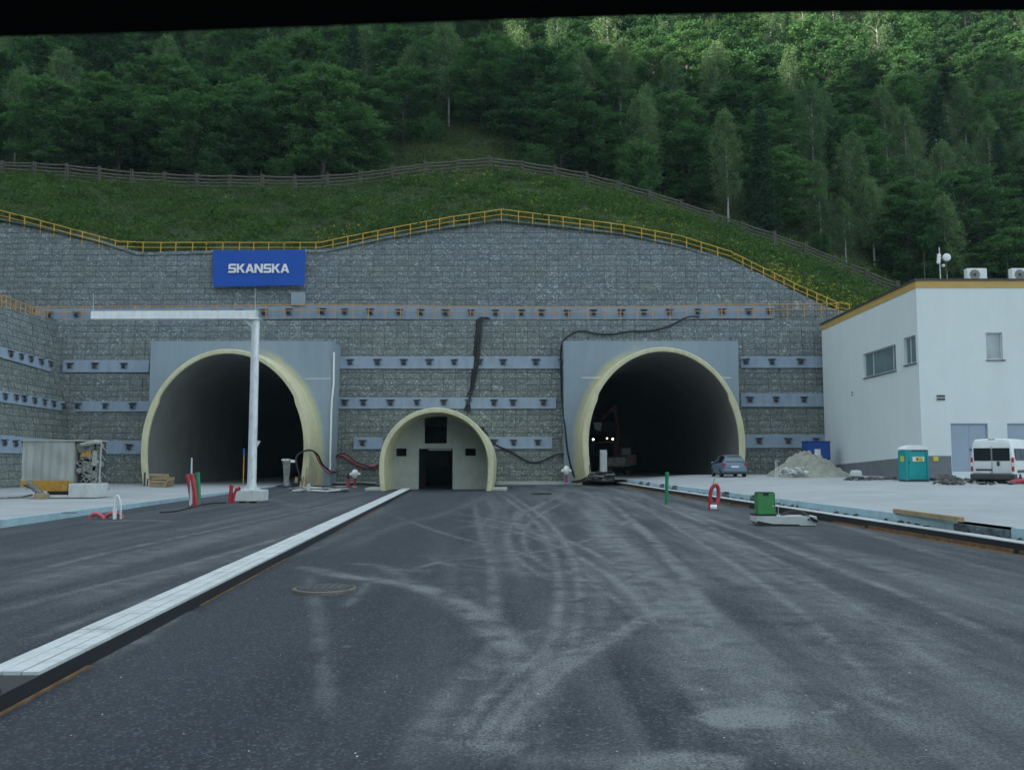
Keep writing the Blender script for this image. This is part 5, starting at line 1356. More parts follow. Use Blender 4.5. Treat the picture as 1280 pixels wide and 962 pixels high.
# green box on concrete footing
Y=27.8; a=P(946,659,Y); b=P(1022,657,Y)
t=thing('concrete_footing','long pale concrete footing lying on the asphalt by the right kerb','concrete footing',((a[0]+b[0])/2,Y,0))
zt_=P(0,645,Y)[2]; x0,x1=a[0],b[0]
m=MB(); m.prism([(x0+.1,Y,.02),(x1-.05,Y,.02),(x1,Y,zt_*.5),(x1-.02,Y,zt_),(x0,Y,zt_),(x0-.0,Y,zt_*.4)],(0,.75,0)); m.build('footing_body',m_white,t)
m=MB(); m.prism([(x0+.12,Y-.004,.0),(x1-.5,Y-.004,.0),(x1-.6,Y-.004,.05),(x0+.5,Y-.004,.07),(x0+.02,Y-.004,.16),(x0+.0,Y-.004,.1)],(0,.002,0)); m.build('tar_splash',m_black,t)
m=MB(); m.b2(x0-.0,P(972,640,Y)[0],Y+.1,Y+.75,zt_,zt_+.06,.01); m.build('mortar_bed',m_black,t)
t2=thing('cable_cabinet','scuffed green cable cabinet standing on the long concrete footing','cabinet',(x0+.3,Y+.1,zt_))
gx0,gx1=P(948.5,640,Y)[0],P(970.5,640,Y)[0]; gz=P(0,616.5,Y)[2]
m=MB(); m.b2(gx0,gx1,Y+.08,Y+.5,zt_+.06,gz,.012); m.build('body',m_greenbox,t2)
m=MB(); m.b2(gx0+.02,gx1-.02,Y+.1,Y+.48,gz+.001,gz+.035,.006); m.box(((gx0+gx1)/2-.02,Y+.07,gz-.03),(.16,.02,.08)); m.build('lid_gasket',m_black,t2)
m=MB(); m.lathe([(.02,-.02),(.02,.02)],(gx1-.08,Y+.07,gz-.4),8,'y'); m.build('lock',m_steel,t2)
cable('hose','black corrugated hose draped over the end of the concrete footing','hose',[P(976,645,Y+.5),P(984,640.5,Y+.6),P(995,639,Y+.6),P(1003,640.5,Y+.4),P(1010,645,Y+.1),P(1018,649.5,Y-.05),P(1022,651.5,Y-.08)],.05,m_rubber,9)
cable('hose','second thinner hose loosely looped on the concrete footing','hose',[P(974,645,Y+.3),P(985,642,Y+.4),P(996,641.5,Y+.3),P(1006,644.5,Y+.2),P(1012,650,Y-.1)],.022,m_rubber,7)
m=MB(); m.tube([P(973,643,Y+.3),P(972,600,Y+.3),P(971,574,Y+.3)],.008,5); tag(m.build('whip_rod',m_steel),'very thin upright rod beside the green cabinet','rod')
# plank on apron
a=G(1119,635.5,.63); b=G(1202,647.5,.6); za=float(apronR(np.array(11.6),np.array(24.)))
m=MB(); cxp,cyp=(a[0]+b[0])/2,(a[1]+b[1])/2; m.box((cxp,cyp,za+.07),(math.hypot(b[0]-a[0],b[1]-a[1]),.15,.13),bev=.01,rz=math.atan2(b[1]-a[1],b[0]-a[0])); tag(m.build('timber_beam',m_wood),'squared timber beam lying on the right-hand concrete apron','timber beam')
# manhole
c=G(406,738,0); t=thing('manhole_cover','round iron manhole cover set proud of the asphalt in the middle lane','manhole cover',(c[0],c[1],0))
m=MB(); m.lathe([(.52,0),(.51,.045),(.44,.055),(.44,.03)],(c[0],c[1],0),36); m.build('frame_ring',m_greywood,t,smooth=False)
m=MB(); m.lathe([(.425,.02),(.425,.06),(.40,.063)],(c[0],c[1],0),36)
m.build('lid',m_darksteel,t); m=MB()
for k in range(5): m.box((c[0]-.24+.12*k,c[1],.067),(.03,.5,.008))
m.build('lid_ribs',m_greywood,t)
for px,py,w,l in ((677,617.5,23,'dark rubber mat lying in front of the service portal'),(424,614.5,20,'dark rubber mat lying left of the service portal'),(750,605,18,'dark rubber mat lying near the hose heap at the right portal'),):
    g=G(px,py); s=w/F*g[1]; m=MB(); m.box((g[0],g[1],.03),(s,1.3,.05),bev=.01,rz=.05); m.box((g[0]+s*.1,g[1]+.1,.065),(s*.6,.7,.02),bev=.005); tag(m.build('rubber_mat',m_rubber),l,'mat')
g=P(71+20,614,56); 
c=G(157,609.5,.1); m=MB(); m.lathe([(.62,.08),(.6,.2),(.5,.25),(.1,.27)],(c[0],57,0),24); tag(m.build('shaft_cover',m_plinth),'low round shaft cover on the left concrete apron','shaft cover')
# scattered slabs near left portal right foot
t=thing('slab_heap','low heap of broken pale slabs at the right foot of the left portal','broken slabs',G(395,611))
rr=random.Random(12)
for k in range(16):
    g=G(rr.uniform(372,428),rr.uniform(608,615)); m=MB(); m.box((g[0],g[1],.06+.05*rr.random()),(rr.uniform(.4,1.3),rr.uniform(.3,1.2),.06),bev=.01,rz=rr.uniform(0,3),rx=rr.uniform(-.1,.1),ry=rr.uniform(-.08,.08)); m.build('slab',m_white if k%3 else m_junk,t)
m=MB(); g=G(385,614); m.b2(g[0]-.02,g[0]+.15,g[1]-.2,g[1],0,.5,.01); m.build('stub',m_white,t)
# rubble & cable litter by wall foot
def litter(name,label,cat,n,fn,smin,smax,mat,seed,flat=.4):
    rr=random.Random(seed); m=MB()
    for k in range(n):
        x,y,z=fn(rr); s=rr.uniform(smin,smax); vs=[]
        for i in range(7):
            a=rr.uniform(0,6.28); b=rr.uniform(-1,1); q=math.sqrt(1-b*b); vs.append((x+s*q*math.cos(a),y+s*q*math.sin(a),z+s*flat*(b+.6)))
        import bmesh
        bm=bmesh.new()
        for v in vs: bm.verts.new(v)
        bmesh.ops.convex_hull(bm,input=bm.verts[:])
        bm.verts.index_update(); vl=[v for v in bm.verts if v.link_faces]; ix={v:i for i,v in enumerate(vl)}
        m.add([v.co[:] for v in vl],[[ix[v] for v in f.verts] for f in bm.faces]); bm.free()
    return tag(m.build(name,mat),label,cat,kind='stuff')
ap=lambda x,y: float(apronR(np.array(x),np.array(y)))
def lf(rr):
    px=rr.uniform(1056,1130); Y=rr.uniform(52,56); x=P(px,598,Y)[0]; return (x,Y,ap(x,Y))
litter('rubble','dark rubble strewn along the foot of the plant building','rubble',120,lf,.06,.28,m_rubble,3)
def lf2(rr):
    px=rr.uniform(1165,1330); Y=rr.uniform(44,52); x=P(px,604,Y)[0]; return (x,Y,ap(x,Y)+.02)
litter('rubble','rubble and broken blocks under and around the white van','rubble',200,lf2,.06,.34,m_rubble,4)
def lf3(rr):
    px=rr.uniform(820,1240); Y=0
    y=rr.uniform(20,66); x=float(Xk(y))+rr.uniform(.43,.5); return (x,y,.02+rr.uniform(0,.25))
litter('tar_crumbs','tar and rubble crumbs in the gap between kerb beam and foam edging','rubble',260,lf3,.05,.16,m_black,5)
def lf4(rr):
    g=G(rr.uniform(80,1280),rr.uniform(640,955)); return (g[0],g[1],0)
litter('gravel_crumbs','loose gravel crumbs scattered on the asphalt','gravel',90,lf4,.005,.012,m_white,6)
def lf5(rr):
    x=rr.uniform(-8.5,4); return (x if not -10.2<x<-.8 else rr.choice((-13,3))+rr.uniform(-1,1),71.7+rr.uniform(-.3,.1),.02)
litter('gravel_crumbs','dark crumbs along the foot of the gabion wall','gravel',60,lf5,.05,.14,m_rubble,7)
# kerb strip at wall foot
m=MB(); m.b2(facL[1]+.02,P(470,600,71)[0],70.9,71.5,0,.22,.02); m.b2(P(620,600,71)[0],facR[0]-.05,70.9,71.5,0,.28,.02); tag(m.build('wall_footing',m_endwall),'low concrete footing strip along the foot of the gabion wall','footing')
cable('hose','dark cable lying along the wall foot left of the service portal','hose',[P(a,b,70.6) for a,b in [(372,604.5),(400,604.5),(430,605),(450,604),(470,605.5)]],.09,m_rubber)
# hose heap at right portal
hh=thing('hose_heap','tangled heap of grey hoses and cables at the left foot of the right portal','hose heap',P(750,600,67))
rr=random.Random(4)
for k in range(9):
    m=MB(); pts=[]; ph=rr.uniform(0,6); cxh=P(752+rr.uniform(-6,8),596,67.2)[0]; rx_=rr.uniform(.5,1.2); 
    for i in range(15):
        a=i/14*rr.uniform(5,6.2)+ph; pts.append((cxh+rx_*math.cos(a),67.0+.4*math.sin(a)+rr.uniform(-.05,.05),.35+.28*abs(math.sin(a*.5+k))+.06*k))
    m.tube(pts,.05,6); m.build('hose_coil',m_junk if k%2 else m_rubber,hh,smooth=True)
m=MB(); m.tube([P(715,602,68.5),P(727,600,68),P(737,595,67.5),P(748,589.5,67),P(760,593,66.8),P(768,598,66.8)],.09,7); m.tube([P(720,603,68),P(735,600,67),P(752,601,66.5),P(768,601,66.5)],.07,7); m.build('thick_hose',m_rubber,hh,smooth=True)
m=MB(); m.tube([P(737.5,600,66.8),P(737,580.5,66.8)],.06,6); m.tube([P(734,598,66.8),P(744,590,66.8)],.05,6); m.build('timber_stake',m_greywood,hh)
# sand pile
def pile(label,px0,px1,pytop,Y,z,mat,seed,peak=.5,depth=3.2,name='sand_pile',cat='sand pile'):
    a=P(px0,600,Y)[0]; b=P(px1,600,Y)[0]; h=P(0,pytop,Y)[2]-z; n=56; V=[]
    for j in range(n):
        for i in range(n):
            u,v=i/(n-1)*2-1,j/(n-1)*2-1; pk=peak*2-1; uu=(u-pk)/(1-pk) if u>pk else (u-pk)/(1+pk); r=math.hypot(uu,v)
            hh=max(0,1-r**1.05)*h; hh*=1+.14*nz(u*4,v*4,1.3,seed); hh+= (.16*nz(u*6,v*6,2.2,seed+1)+.08*nz(u*15,v*15,2.,seed+3))*(hh>0.03)*min(1,hh)+random.uniform(-.05,.05)*(hh>0.05)
            V.append(((a+b)/2+(b-a)/2*u,Y+depth*v,z+max(hh,0)-.04))
    Fq=grid_faces(n,n); return tag(np_mesh(name,V,Fq,mat,smooth=True),label,cat)
pile('pale grey sand pile heaped beside the parked hatchback',958,1064,563,61.5,.85,m_sand,2.0,peak=.45)
pile('low dark earth mound behind the turquoise toilet cabin',1160,1225,593,51,.7,m_rubble,5.0,peak=.3,depth=1.4,name='earth_mound',cat='earth mound')
def lf6(rr):
    px=rr.uniform(975,1010); Y=58.7+rr.uniform(-.4,1); x=P(px,590,Y)[0]; return (x,Y,.95+rr.uniform(0,.45))
litter('broken_rock','broken pale rock lumps on the front of the sand pile','rock',26,lf6,.12,.32,m_white,9,flat=.7)
m=MB(); a=P(970,596,60); m.tube([(a[0],60,.9),(a[0],60,P(0,575,60)[2])],.02,5); tag(m.build('marker_rod',m_wht),'thin white marker rod in front of the sand pile','marker rod')
# bits near cabin: pale bucket block, white bag
t=thing('rubble_sack','small pale sack on dark rubble left of the turquoise cabin','sack',P(1070,596,54))
q=P(1070,596,54); zz=ap(q[0],54); m=MB(); m.lathe([(.28,.12),(.36,.2),(.35,.45),(.26,.56)],(q[0],54,zz),12); m.build('sack_body',m_white,t,smooth=True); m=MB(); m.lathe([(.5,0),(.48,.12),(.3,.14)],(q[0],54,zz),12); m.build('sack_tray',m_black,t)
cable('duct_pipe','red duct pipe end lying on rubble at the right edge below the van','duct pipe',[(P(1262,612,45)[0],45,.85),(P(1272,611,45)[0],45,.95),(P(1290,609,45)[0],45.2,.95)],.13,m_red,10,gp)
m=MB(); m.tube([P(1243,602,45.5),P(1258,611.5,45)],.03,6); tag(m.build('scrap_bar',m_steel),'thin pale bar leaning on the rubble behind the van','scrap bar')
# cable along left apron
cable('hose','grey cable trailing over the left apron toward the machine trailer','hose',[(P(0,620,42)[0],42,.24),(P(12,619,42.5)[0],42.5,.24),(P(26,617,43)[0],43,.24),(P(40,616.5,44)[0],44,.3)],.05,m_junk)
m=MB(); g=G(83,641.5,.25); m.box((g[0],g[1]+.2,.262),(.5,.12,.02)); tag(m.build('kerb_gully',m_darksteel),'small dark slotted gully on the left foam-edged kerb','gully')
# black hose snake left lane
cable('hose','thin black cable lying on the asphalt by the duct pipes','hose',[G(200,640,.03),G(222,638,.03),G(246,632,.03),G(262,629,.03),G(282,627.5,.03)],.03,m_rubber)

# ================================================================== vehicle the photo is taken from (windscreen header and roof)
cab=thing('windscreen_header','dark moulded windscreen header of the vehicle at the top of the view','windscreen header',(0,.75,2.4))
HT=[(-1100,80),(-300,65),(0,54),(200,48.5),(430,40),(640,33),(850,26.5),(1070,23.5),(1280,22.5),(1600,25),(2400,34)]
xs=np.linspace(-1.65,1.65,85)
def hy(x): return .78-.04*x*x
def hz(x):
    px=CX+x*F/hy(x)*.98
    return P(px,interp(px,HT),hy(x))[2]
prof=[(.0,.012),(-.012,.0),(-.03,.006),(-.06,.03),(-.10,.075),(-.2,.14),(-.4,.19),(-.9,.21),(-1.6,.21),(-1.6,.27),(-.9,.27),(-.3,.26),(-.05,.19),(.03,.08),(.03,.03)]
V=[];n=len(prof)
for x in xs:
    for dy,dz in prof: V.append((x,hy(x)+dy,hz(x)+dz))
Fq=[]
for i in range(len(xs)-1):
    for k in range(n): Fq.append([i*n+k,i*n+(k+1)%n,(i+1)*n+(k+1)%n,(i+1)*n+k])
m=MB(); m.add(V,Fq+[list(range(n)),[(len(xs)-1)*n+k for k in range(n)][::-1]]); m.build('header_trim',M('header_plastic',(.006,.006,.007),.9,.1,3,.05,spec=.1),cab,smooth=True)
# ================================================================== vegetation
def leaves(C,size,aspect,rng,flat=0.0,droop=0.0):
    """leaf-sized diamonds at C (N,3)"""
    N=len(C); d=rng.normal(size=(N,3)); d[:,2]=d[:,2]*(1-flat)-droop; d/=np.linalg.norm(d,axis=1)[:,None]
    e=rng.normal(size=(N,3)); e[:,2]*=(1-flat*.6); e-=d*(d*e).sum(1)[:,None]; e/=np.linalg.norm(e,axis=1)[:,None]
    s=size*rng.uniform(.6,1.35,N)[:,None]; a=d*s; b=e*s*aspect
    V=np.stack([C-a,C+b,C+a,C-b],1).reshape(-1,3); Fq=np.arange(4*N).reshape(-1,4); return V,Fq
def tree_mesh(kind,seed):
    rng=np.random.default_rng(seed); rr=random.Random(seed); tk=MB(); C=[];T=[]
    if kind=='beech':
        h=rr.uniform(10,12.5); Rr=rr.uniform(4.6,5.6); lean=rng.normal(size=2)*.25
        ax=lambda s:np.array((lean[0]*s*s,lean[1]*s*s,h*s*.93))
        tk.tube([ax(0)+(0,0,-.6),ax(.2),ax(.5),ax(.8),ax(1.0)],[.24,.2,.14,.08,.03],8)
        nb=66
        for i in range(nb):
            s=.08+.90*((i+rr.random())/nb); az=i*2.4+rr.uniform(-.5,.5)
            prof=(math.sin(math.pi*min(1,(s*.86+.16)))**.6); L=Rr*prof*rr.uniform(.62,1.12); up=.15+.75*s
            b=ax(s); tip=b+np.array((math.cos(az)*L,math.sin(az)*L,L*up*.55)); midp=(b+tip)/2+np.array((0,0,.12*L))
            tk.tube([b,midp,tip],[.055,.035,.012],4,caps=False)
            sub=int(6+L*2.3); 
            for k in range(sub):
                q=.28+.75*rr.random()**.8; p=b*(1-q)**2+2*midp*q*(1-q)+tip*q*q; w=.30+.75*(1-abs(q-.6))
                off=rr.uniform(-1,1)*w*.8; p=p+np.array((-math.sin(az)*off,math.cos(az)*off,rr.uniform(-.12,.12)))
                n=rr.randint(13,23); c=p+rng.normal(size=(n,3))*np.array((.34,.34,.13)); C.append(c); T.append(np.full(n,rr.random()**1.5*.6+.25*max(0,q-.5))+rng.random(n)*.25)
        V,Fq=leaves(np.concatenate(C),.165,.62,rng,flat=.5)
    elif kind=='round':
        h=rr.uniform(5.5,7); Rr=rr.uniform(2.5,3.1); ax=lambda s:np.array((0,0,h*s*.9))
        tk.tube([ax(0)+(0,0,-.5),ax(.4),ax(.9)],[.16,.1,.03],7)
        for i in range(46):
            s=.05+.9*((i+rr.random())/46); az=i*2.4+rr.uniform(-.5,.5); prof=math.sin(math.pi*min(1,s*.8+.2))**.5; L=Rr*prof*rr.uniform(.7,1.08)
            b=ax(s*.8); tip=b+np.array((math.cos(az)*L,math.sin(az)*L,L*(.35+.8*s))); tk.tube([b,tip],[.04,.012],4,caps=False)
            for k in range(10):
                q=.35+.68*rr.random(); n=14; c=b+(tip-b)*q+rng.normal(size=(n,3))*.26; C.append(c); T.append(np.full(n,rr.random()*.6)+rng.random(n)*.4)
        V,Fq=leaves(np.concatenate(C),.15,.6,rng,flat=.2)
    elif kind=='birch':
        h=rr.uniform(11,13.5); Rr=rr.uniform(1.7,2.3); lean=rng.normal(size=2)*.35
        ax=lambda s:np.array((lean[0]*s*s,lean[1]*s*s,h*s))
        tk.tube([ax(0)+(0,0,-.6),ax(.25),ax(.5),ax(.75),ax(.98)],[.13,.11,.085,.05,.02],8)
        for i in range(60):
            s=.24+.74*((i+rr.random())/60); az=i*2.4+rr.uniform(-.6,.6); prof=math.sin(math.pi*min(1,((s-.2)/.8)*.86+.12))**.7; L=Rr*prof*rr.uniform(.6,1.15)
            b=ax(s); m_=b+np.array((math.cos(az)*L*.55,math.sin(az)*L*.55,L*.65)); tip=b+np.array((math.cos(az)*L,math.sin(az)*L,L*.35))
            tk.tube([b,m_,tip],[.025,.016,.008],4,caps=False)
            for k in range(11):
                q=.25+.8*rr.random(); p=b*(1-q)**2+2*m_*q*(1-q)+tip*q*q; n=10
                c=p+rng.normal(size=(n,3))*np.array((.2,.2,.36))-np.array((0,0,.22)); C.append(c); T.append(np.full(n,rr.random()*.55)+rng.random(n)*.45)
        V,Fq=leaves(np.concatenate(C),.12,.6,rng,flat=0,droop=.6)
    elif kind=='spruce':
        h=rr.uniform(11,14); Rr=rr.uniform(2.0,2.5); ax=lambda s:np.array((0,0,h*s))
        tk.tube([ax(0)+(0,0,-.6),ax(.5),ax(1)],[.2,.1,.02],8)
        for i in range(120):
            s=.06+.93*((i+rr.random())/120); az=i*2.4+rr.uniform(-.4,.4); L=Rr*(1-s)**.85*rr.uniform(.75,1.1)+.12
            b=ax(s); tip=b+np.array((math.cos(az)*L,math.sin(az)*L,-.22*L)); tk.tube([b,tip],[.03,.008],3,caps=False)
            nn_=int(4+L*7)
            for k in range(nn_):
                q=(k+rr.random())/nn_; w=.28*(1-q)+.1; n=6; c=b+(tip-b)*q+rng.normal(size=(n,3))*np.array((w,w,.09))-np.array((0,0,.08)); C.append(c); T.append(np.full(n,rr.random()*.5)+rng.random(n)*.4)
        V,Fq=leaves(np.concatenate(C),.17,.33,rng,flat=.5)
    else: # sapling
        h=rr.uniform(2.6,3.6); ax=lambda s:np.array((0,0,h*s))
        tk.tube([ax(0)+(0,0,-.4),ax(.9)],[.05,.015],6)
        for i in range(22):
            s=.1+.88*((i+rr.random())/22); az=i*2.4; L=(1.15*math.sin(math.pi*min(1,s*.8+.18)))*rr.uniform(.6,1.1); b=ax(s*.85); tip=b+np.array((math.cos(az)*L,math.sin(az)*L,L*.6)); tk.tube([b,tip],[.02,.006],3,caps=False)
            for k in range(7):
                q=.2+.85*rr.random(); n=8; c=b+(tip-b)*q+rng.normal(size=(n,3))*.15; C.append(c); T.append(np.full(n,rr.random()*.6)+rng.random(n)*.4)
        V,Fq=leaves(np.concatenate(C),.1,.6,rng,flat=.3)
    T=np.repeat(np.concatenate(T),4); return tk,V,Fq,T
PROTO={}
KIND={'beech':('broadleaf_tree',m_lbeech,m_bark),'round':('broadleaf_tree',m_lbeech,m_bark),'birch':('birch_tree',m_lbirch,m_birchbark),'spruce':('spruce_tree',m_lspruce,m_bark),'sapling':('young_tree',m_lbeech,m_bark)}
def plant(kind,var,loc,s,label,group=None,sz=1.0):
    key=(kind,var); nm,lm,bm_=KIND[kind]
    cat={'birch':'birch','spruce':'spruce','sapling':'young tree'}.get(kind,'tree')
    if key not in PROTO:
        root=thing(nm,label,cat,loc,0,group); tk,V,Fq,T=tree_mesh(kind,100+17*var+hash(kind.__len__())%7)
        np_mesh('crown',V,Fq,lm,root,attrs={'tint':T}); tk.build('trunk',bm_,root,world=False,smooth=True,fix=False); PROTO[key]=root
    else:
        root=copy_tree(PROTO[key]); root['label']=label
        if 'group' in root: del root['group']
        if group: root['group']=group
    root.location=loc; root.rotation_euler=(0,0,random.uniform(0,6.28)); root.scale=(s,s,s*sz)
    return root
def hill_at(px,Y,py=150):
    x=P(px,py,Y)[0]; return (x,Y,H(x,Y))
# trees that can be told apart, along the forest edge
SP=[('beech',0,60,95,.95,'dark bushy tree at the far left just above the timber fence'),
 ('beech',1,150,97,.8,'dark tree in the shade left of the lighter rounded tree'),
 ('beech',2,240,96,1.05,'light green tree rising straight behind the fence left of centre'),
 ('round',0,262,93.6,.62,'low light green bush-like tree under the left forest edge'),
 ('round',1,352,93.4,.5,'small fresh green bush by the fence under the big spreading tree'),
 ('beech',0,365,99,1.08,'big spreading tree with fanned branches left of the clearing'),
 ('beech',2,440,100,1.0,'broad tree with feathered branches at the left edge of the clearing'),
 ('sapling',0,541,104,1.6,'lone yellow-green sapling standing in the clearing'),
 ('sapling',1,282,93.4,1.0,'small sapling poking above the timber fence'),
 ('beech',1,640,106,.9,'dark tree at the right edge of the grassy clearing'),
 ('beech',3,700,97,.98,'layered bright green tree right of the grassy clearing'),
 ('round',2,672,94,.65,'small bushy tree at the foot of the layered tree'),
 ('round',0,798,94.0,.98,'pale rounded tree standing close behind the descending fence'),
 ('birch',0,908,95.5,.98,'slender birch with pale trunk right behind the fence'),
 ('birch',1,1052,97,.62,'small birch with bright white trunk above the building roofline'),
 ('birch',2,1087,99,.95,'tall pale birch right of the small white-trunked one'),
 ('birch',0,1022,98,.8,'narrow young birch left of the white-trunked birches'),
 ('round',1,1022,94.6,.45,'low yellow-green bush at the end of the timber fence'),
 ('birch',1,1205,112,.9,'birch with a visible pale stem high at the right side'),
 ('beech',2,745,100,.9,'mid green tree between the layered tree and the rounded tree'),
 ('beech',0,860,99,.85,'dark tree between the pale rounded tree and the birch'),
 ('beech',3,970,99,.9,'dark tree right of the slender birch'),
]
placed=[]
for k,v,px,Y,s,lab in SP:
    loc=hill_at(px,Y); plant(k,v,loc,s,lab); placed.append((loc[0],loc[1],2.6 if k=='beech' else 1.6))
rr=random.Random(77); Y=97.0; cnt=0
GL={'beech':('dense dark broadleaf tree crowded into the wooded slope','broadleaf trees crowding the wooded slope'),
    'birch':('slim birch with a drooping crown among the trees of the wooded slope','birches among the trees of the wooded slope'),
    'spruce':('narrow dark spruce among the trees of the wooded slope','spruces among the trees of the wooded slope')}
row=0
while Y<166:
    step=5.9+.012*(Y-97); n=int(1.36*Y/step)+1
    for i in range(n+1):
        px=-110+1500*(i+.5*(row%2)+rr.uniform(-.3,.3))/n; yy=Y+rr.uniform(-1.6,1.6)
        if 455<px<650 and yy<107: continue
        if px<600 and yy>152: continue
        if 440<px<630 and yy<103: continue
        loc=hill_at(px,yy)
        if any(math.hypot(loc[0]-a,loc[1]-b)<r+1.0 for a,b,r in placed): continue
        x=rr.random(); right=px>640
        kind='birch' if x<(.42 if right else .22) else ('spruce' if x<(.52 if right else .34) else 'beech')
        if px<-40 or px>1330: continue
        if cnt>=420: continue
        plant(kind,rr.randrange(4 if kind=='beech' else 3),loc,rr.uniform(.82,1.15)*(1.0 if kind!='beech' else .95),GL[kind][0],GL[kind][1],sz=rr.uniform(.92,1.15)); cnt+=1
    Y+=5.2; row+=1
print('forest trees',cnt)

# meadow herbs and grass
rng=np.random.default_rng(5)
def scatter(n,Ylo,Yhi,ulo,uhi,dens=None):
    out=[]
    while len(out)<n:
        Y=rng.uniform(Ylo,Yhi); u=rng.uniform(ulo,uhi); X=u*Y
        if dens is None or rng.random()<dens(u,Y,X): out.append((X,Y,H(X,Y)))
    return np.array(out)
def patchy(u,Y,X): return .35+.65*(nz(X,Y,.35,3)>-.1)
def blades(Pn,nper,h,w,spread):
    N=len(Pn)*nper; B=np.repeat(Pn,nper,0)+np.c_[rng.normal(size=(N,2))*spread,np.zeros(N)]
    hh=h*rng.uniform(.5,1.3,N); a=rng.uniform(0,6.28,N); t=np.c_[np.cos(a),np.sin(a),np.zeros(N)]*w; ln=rng.normal(size=(N,2))*.35
    top=B+np.c_[ln*hh[:,None],hh]; V=np.stack([B-t,B+t,top+t*.25,top-t*.25],1).reshape(-1,3); return V,np.arange(4*N).reshape(-1,4),N
Pn=scatter(7500,YW,YF+.5,-.62,.66); V,Fq,N=blades(Pn,8,.42,.02,.16)
Pn2=scatter(6500,YF,110,-.62,.5,lambda u,Y,X: 1.0 if (-.17<u<.02) else (.5 if Y<96 else .12)); V2,F2,N2=blades(Pn2,8,.5,.024,.2)
T=np.repeat(rng.random(N+N2),4)*.5+.5*np.repeat(np.clip(.5+.5*np.array([nz(p[0],p[1],.3,7) for p in np.r_[Pn,Pn2]]),0,1),8*4)
tag(np_mesh('meadow_grass',np.r_[V,V2],np.r_[Fq,F2+len(V)],m_grass,attrs={'tint':T}),'long rough grass covering the meadow slope around the timber fence','grass',kind='stuff')
C=[];T=[]
for p in scatter(6500,YW+.2,YF,-.62,.62,patchy):
    n=rng.integers(16,30); r=rng.uniform(.22,.5); c=p+rng.normal(size=(n,3))*np.array((r,r,r*.45))+np.array((0,0,r*.6)); C.append(c); T.append(np.full(n,rng.random()*.7)+rng.random(n)*.3)
for p in scatter(1800,YF+.3,107,-.62,.5): 
    n=rng.integers(20,34); r=rng.uniform(.3,.6); c=p+rng.normal(size=(n,3))*np.array((r,r,r*.5))+np.array((0,0,r*.7)); C.append(c); T.append(np.full(n,rng.random()*.7)+rng.random(n)*.3)
for p in list(scatter(300,YW+.4,98,-.62,.56,patchy))+list(scatter(110,84,89,.06,.42)):
    if 89.2<p[1]<92.5: continue
    n=rng.integers(60,130); r=rng.uniform(.4,.8); c=p+rng.normal(size=(n,3))*np.array((r,r,r*.6))+np.array((0,0,r*.8)); C.append(c); T.append(np.full(n,rng.random()*.6+.15)+rng.random(n)*.25)
V,Fq=leaves(np.concatenate(C),.12,.55,rng,flat=.35)
tag(np_mesh('meadow_weeds',V,Fq,m_weed,attrs={'tint':np.repeat(np.concatenate(T),4)}),'low leafy weeds and brambles growing through the meadow','weeds',kind='stuff')
C=[]
def fl(px0,px1,n,ylo,yhi):
    for _ in range(n):
        Y=rng.uniform(ylo,yhi); px=rng.uniform(px0,px1); x=P(px,300,Y)[0]; z=H(x,Y); r=rng.uniform(.06,.2)
        C.append(np.array((x,Y,z+rng.uniform(.35,.75)))+rng.normal(size=(rng.integers(4,12),3))*np.array((r,r,.05)))
fl(960,1085,170,76,82); fl(840,1000,60,76,86); fl(620,860,75,76,91); fl(480,640,26,86,91); fl(395,470,26,76,80); fl(270,400,6,77,88)
V,Fq=leaves(np.concatenate(C),.06,.8,rng,flat=.6)
tag(np_mesh('yellow_wildflowers',V,Fq,m_flower,attrs={'tint':np.repeat(rng.random(len(V)//4),4)}),'clusters of yellow wildflowers thickest on the right end of the meadow','wildflowers',kind='stuff')
# stony strip above the fence bend
def lf7(rr):
    px=rr.uniform(500,705); Y=rr.uniform(91.3,92.6); x=P(px,205,Y)[0]; return (x,Y,H(x,Y)+.1)
litter('boulder_row','row of pale grey rocks just above the bend of the timber fence','rocks',260,lf7,.12,.3,M('grey_rock',(.17,.18,.17),.9,.3,2,.4),31,flat=.8)

# ================================================================== unseen mountain added to shade the valley from the sun
SUN_EL=R(15); SUN_AZ=(-.80,-.60)          # horizontal direction toward the sun
hd=np.array(SUN_AZ)/np.hypot(*SUN_AZ); pd=np.array((-hd[1],hd[0]))
nu,nv=320,40; V=[]
for j in range(nv):
    for i in range(nu):
        s=(i/(nu-1)-.5)*1500; v=j/(nv-1)      # v: 0 foot on our side, 1 foot far side
        d=190+v*420; prof=math.sin(math.pi*v)**1.0
        ridge=RIDGE+22*math.sin(s*.011+1)+12*math.sin(s*.031)+6*math.sin(s*.083+2)-47*math.exp(-((s+84)/22)**4)  # ridge notch shaped so sun reaches only the upper right treetops
        V.append((hd[0]*d+pd[0]*s,hd[1]*d+pd[1]*s,-2+ridge*prof*(1+.03*math.sin(i*1.7+j*2.3))))
tag(np_mesh('shade_hills',V,grid_faces(nv,nu),m_hill,smooth=True),kind='structure')

# ================================================================== light, sky, camera
w=bpy.data.worlds.new('World'); sc.world=w; w.use_nodes=True; nt=w.node_tree
sky=nt.nodes.new('ShaderNodeTexSky'); sky.sky_type='NISHITA'; sky.sun_disc=False; sky.sun_elevation=SUN_EL
sky.sun_rotation=math.atan2(SUN_AZ[0],SUN_AZ[1]); sky.air_density=1.0; sky.dust_density=SKY_DUST; sky.ozone_density=1.0; sky.altitude=500
bg=nt.nodes['Background']; bg.inputs[1].default_value=SKY_S
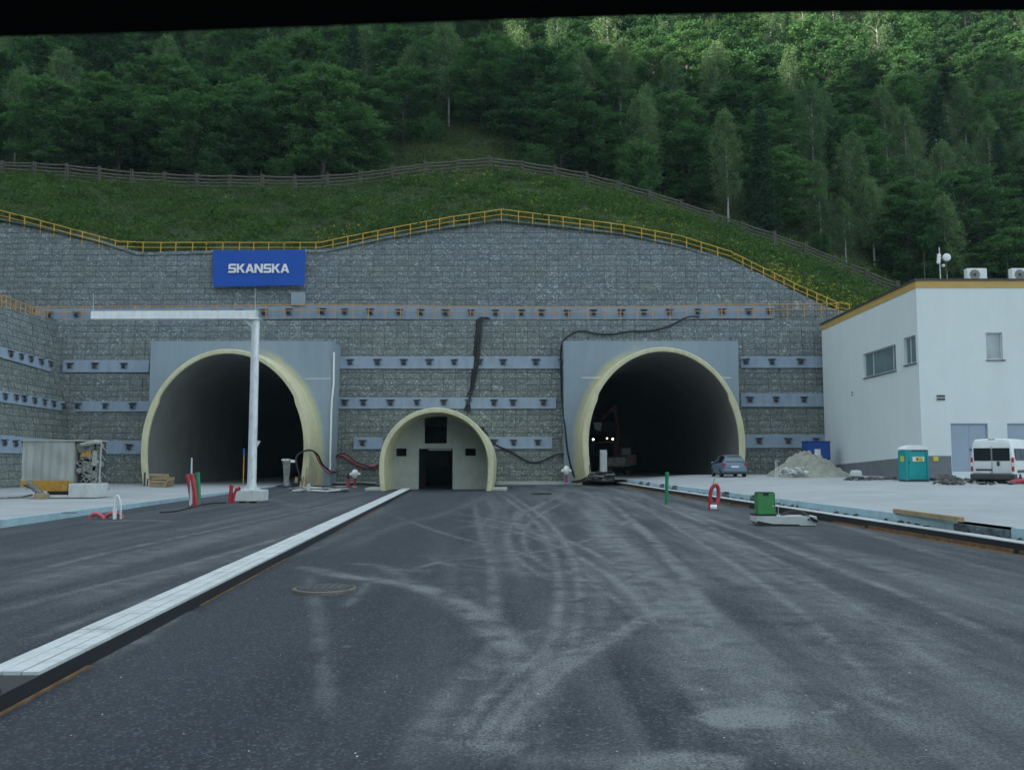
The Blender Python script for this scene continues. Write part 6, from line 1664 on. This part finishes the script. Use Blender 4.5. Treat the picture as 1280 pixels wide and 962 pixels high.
# broken cloud cover mixed into the sky
tc=nt.nodes.new('ShaderNodeTexCoord'); nz_=nt.nodes.new('ShaderNodeTexNoise'); nz_.inputs['Scale'].default_value=2.2; nz_.inputs['Detail'].default_value=6
nt.links.new(tc.outputs['Generated'],nz_.inputs['Vector']); rp=nt.nodes.new('ShaderNodeValToRGB'); rp.color_ramp.elements[0].position=.38; rp.color_ramp.elements[1].position=.62
nt.links.new(nz_.outputs['Fac'],rp.inputs[0]); mx=nt.nodes.new('ShaderNodeMix'); mx.data_type='RGBA'; 
ml=nt.nodes.new('ShaderNodeMath'); ml.operation='MULTIPLY'; ml.inputs[1].default_value=.8; nt.links.new(rp.outputs[0],ml.inputs[0]); nt.links.new(ml.outputs[0],mx.inputs[0])
nt.links.new(sky.outputs[0],mx.inputs[6]); mx.inputs[7].default_value=CLOUD+(1,); nt.links.new(mx.outputs[2],bg.inputs[0])
sl=bpy.data.lights.new('sun','SUN'); sl.energy=SUN_E; sl.angle=R(.55); sl.color=(1.,.93,.76)
hm=bpy.data.materials.new('haze_air'); hm.use_nodes=True; hn=hm.node_tree
for n_ in list(hn.nodes):
    if n_.type=='BSDF_PRINCIPLED': hn.nodes.remove(n_)
pv=hn.nodes.new('ShaderNodeVolumePrincipled'); pv.inputs['Color'].default_value=(.62,.85,.9,1); pv.inputs['Density'].default_value=HAZE; pv.inputs['Anisotropy'].default_value=.1
hn.links.new(pv.outputs[0],[n_ for n_ in hn.nodes if n_.type=='OUTPUT_MATERIAL'][0].inputs['Volume'])
hb=MB(); hb.b2(-1000,1000,-1000,1000,-1.2,HAZE_TOP); tag(hb.build('haze',hm),kind='stuff')
so=bpy.data.objects.new('sun',sl); col.objects.link(so)
from mathutils import Vector
sd_=Vector((hd[0]*math.cos(SUN_EL),hd[1]*math.cos(SUN_EL),math.sin(SUN_EL))); so.rotation_euler=sd_.to_track_quat('Z','Y').to_euler(); so.location=(0,0,150)
cam=bpy.data.cameras.new('camera'); co=bpy.data.objects.new('camera',cam); col.objects.link(co); sc.camera=co
co.location=(0,0,CH); co.rotation_euler=(math.pi/2+TH,0,0); cam.sensor_width=36; cam.lens=36*F/1280; cam.clip_start=.05; cam.clip_end=2500
cam.dof.use_dof=True; cam.dof.focus_distance=65; cam.dof.aperture_fstop=8
sc.view_settings.view_transform='Standard'; sc.view_settings.look='None'; sc.view_settings.gamma=1; sc.view_settings.exposure=EXPO
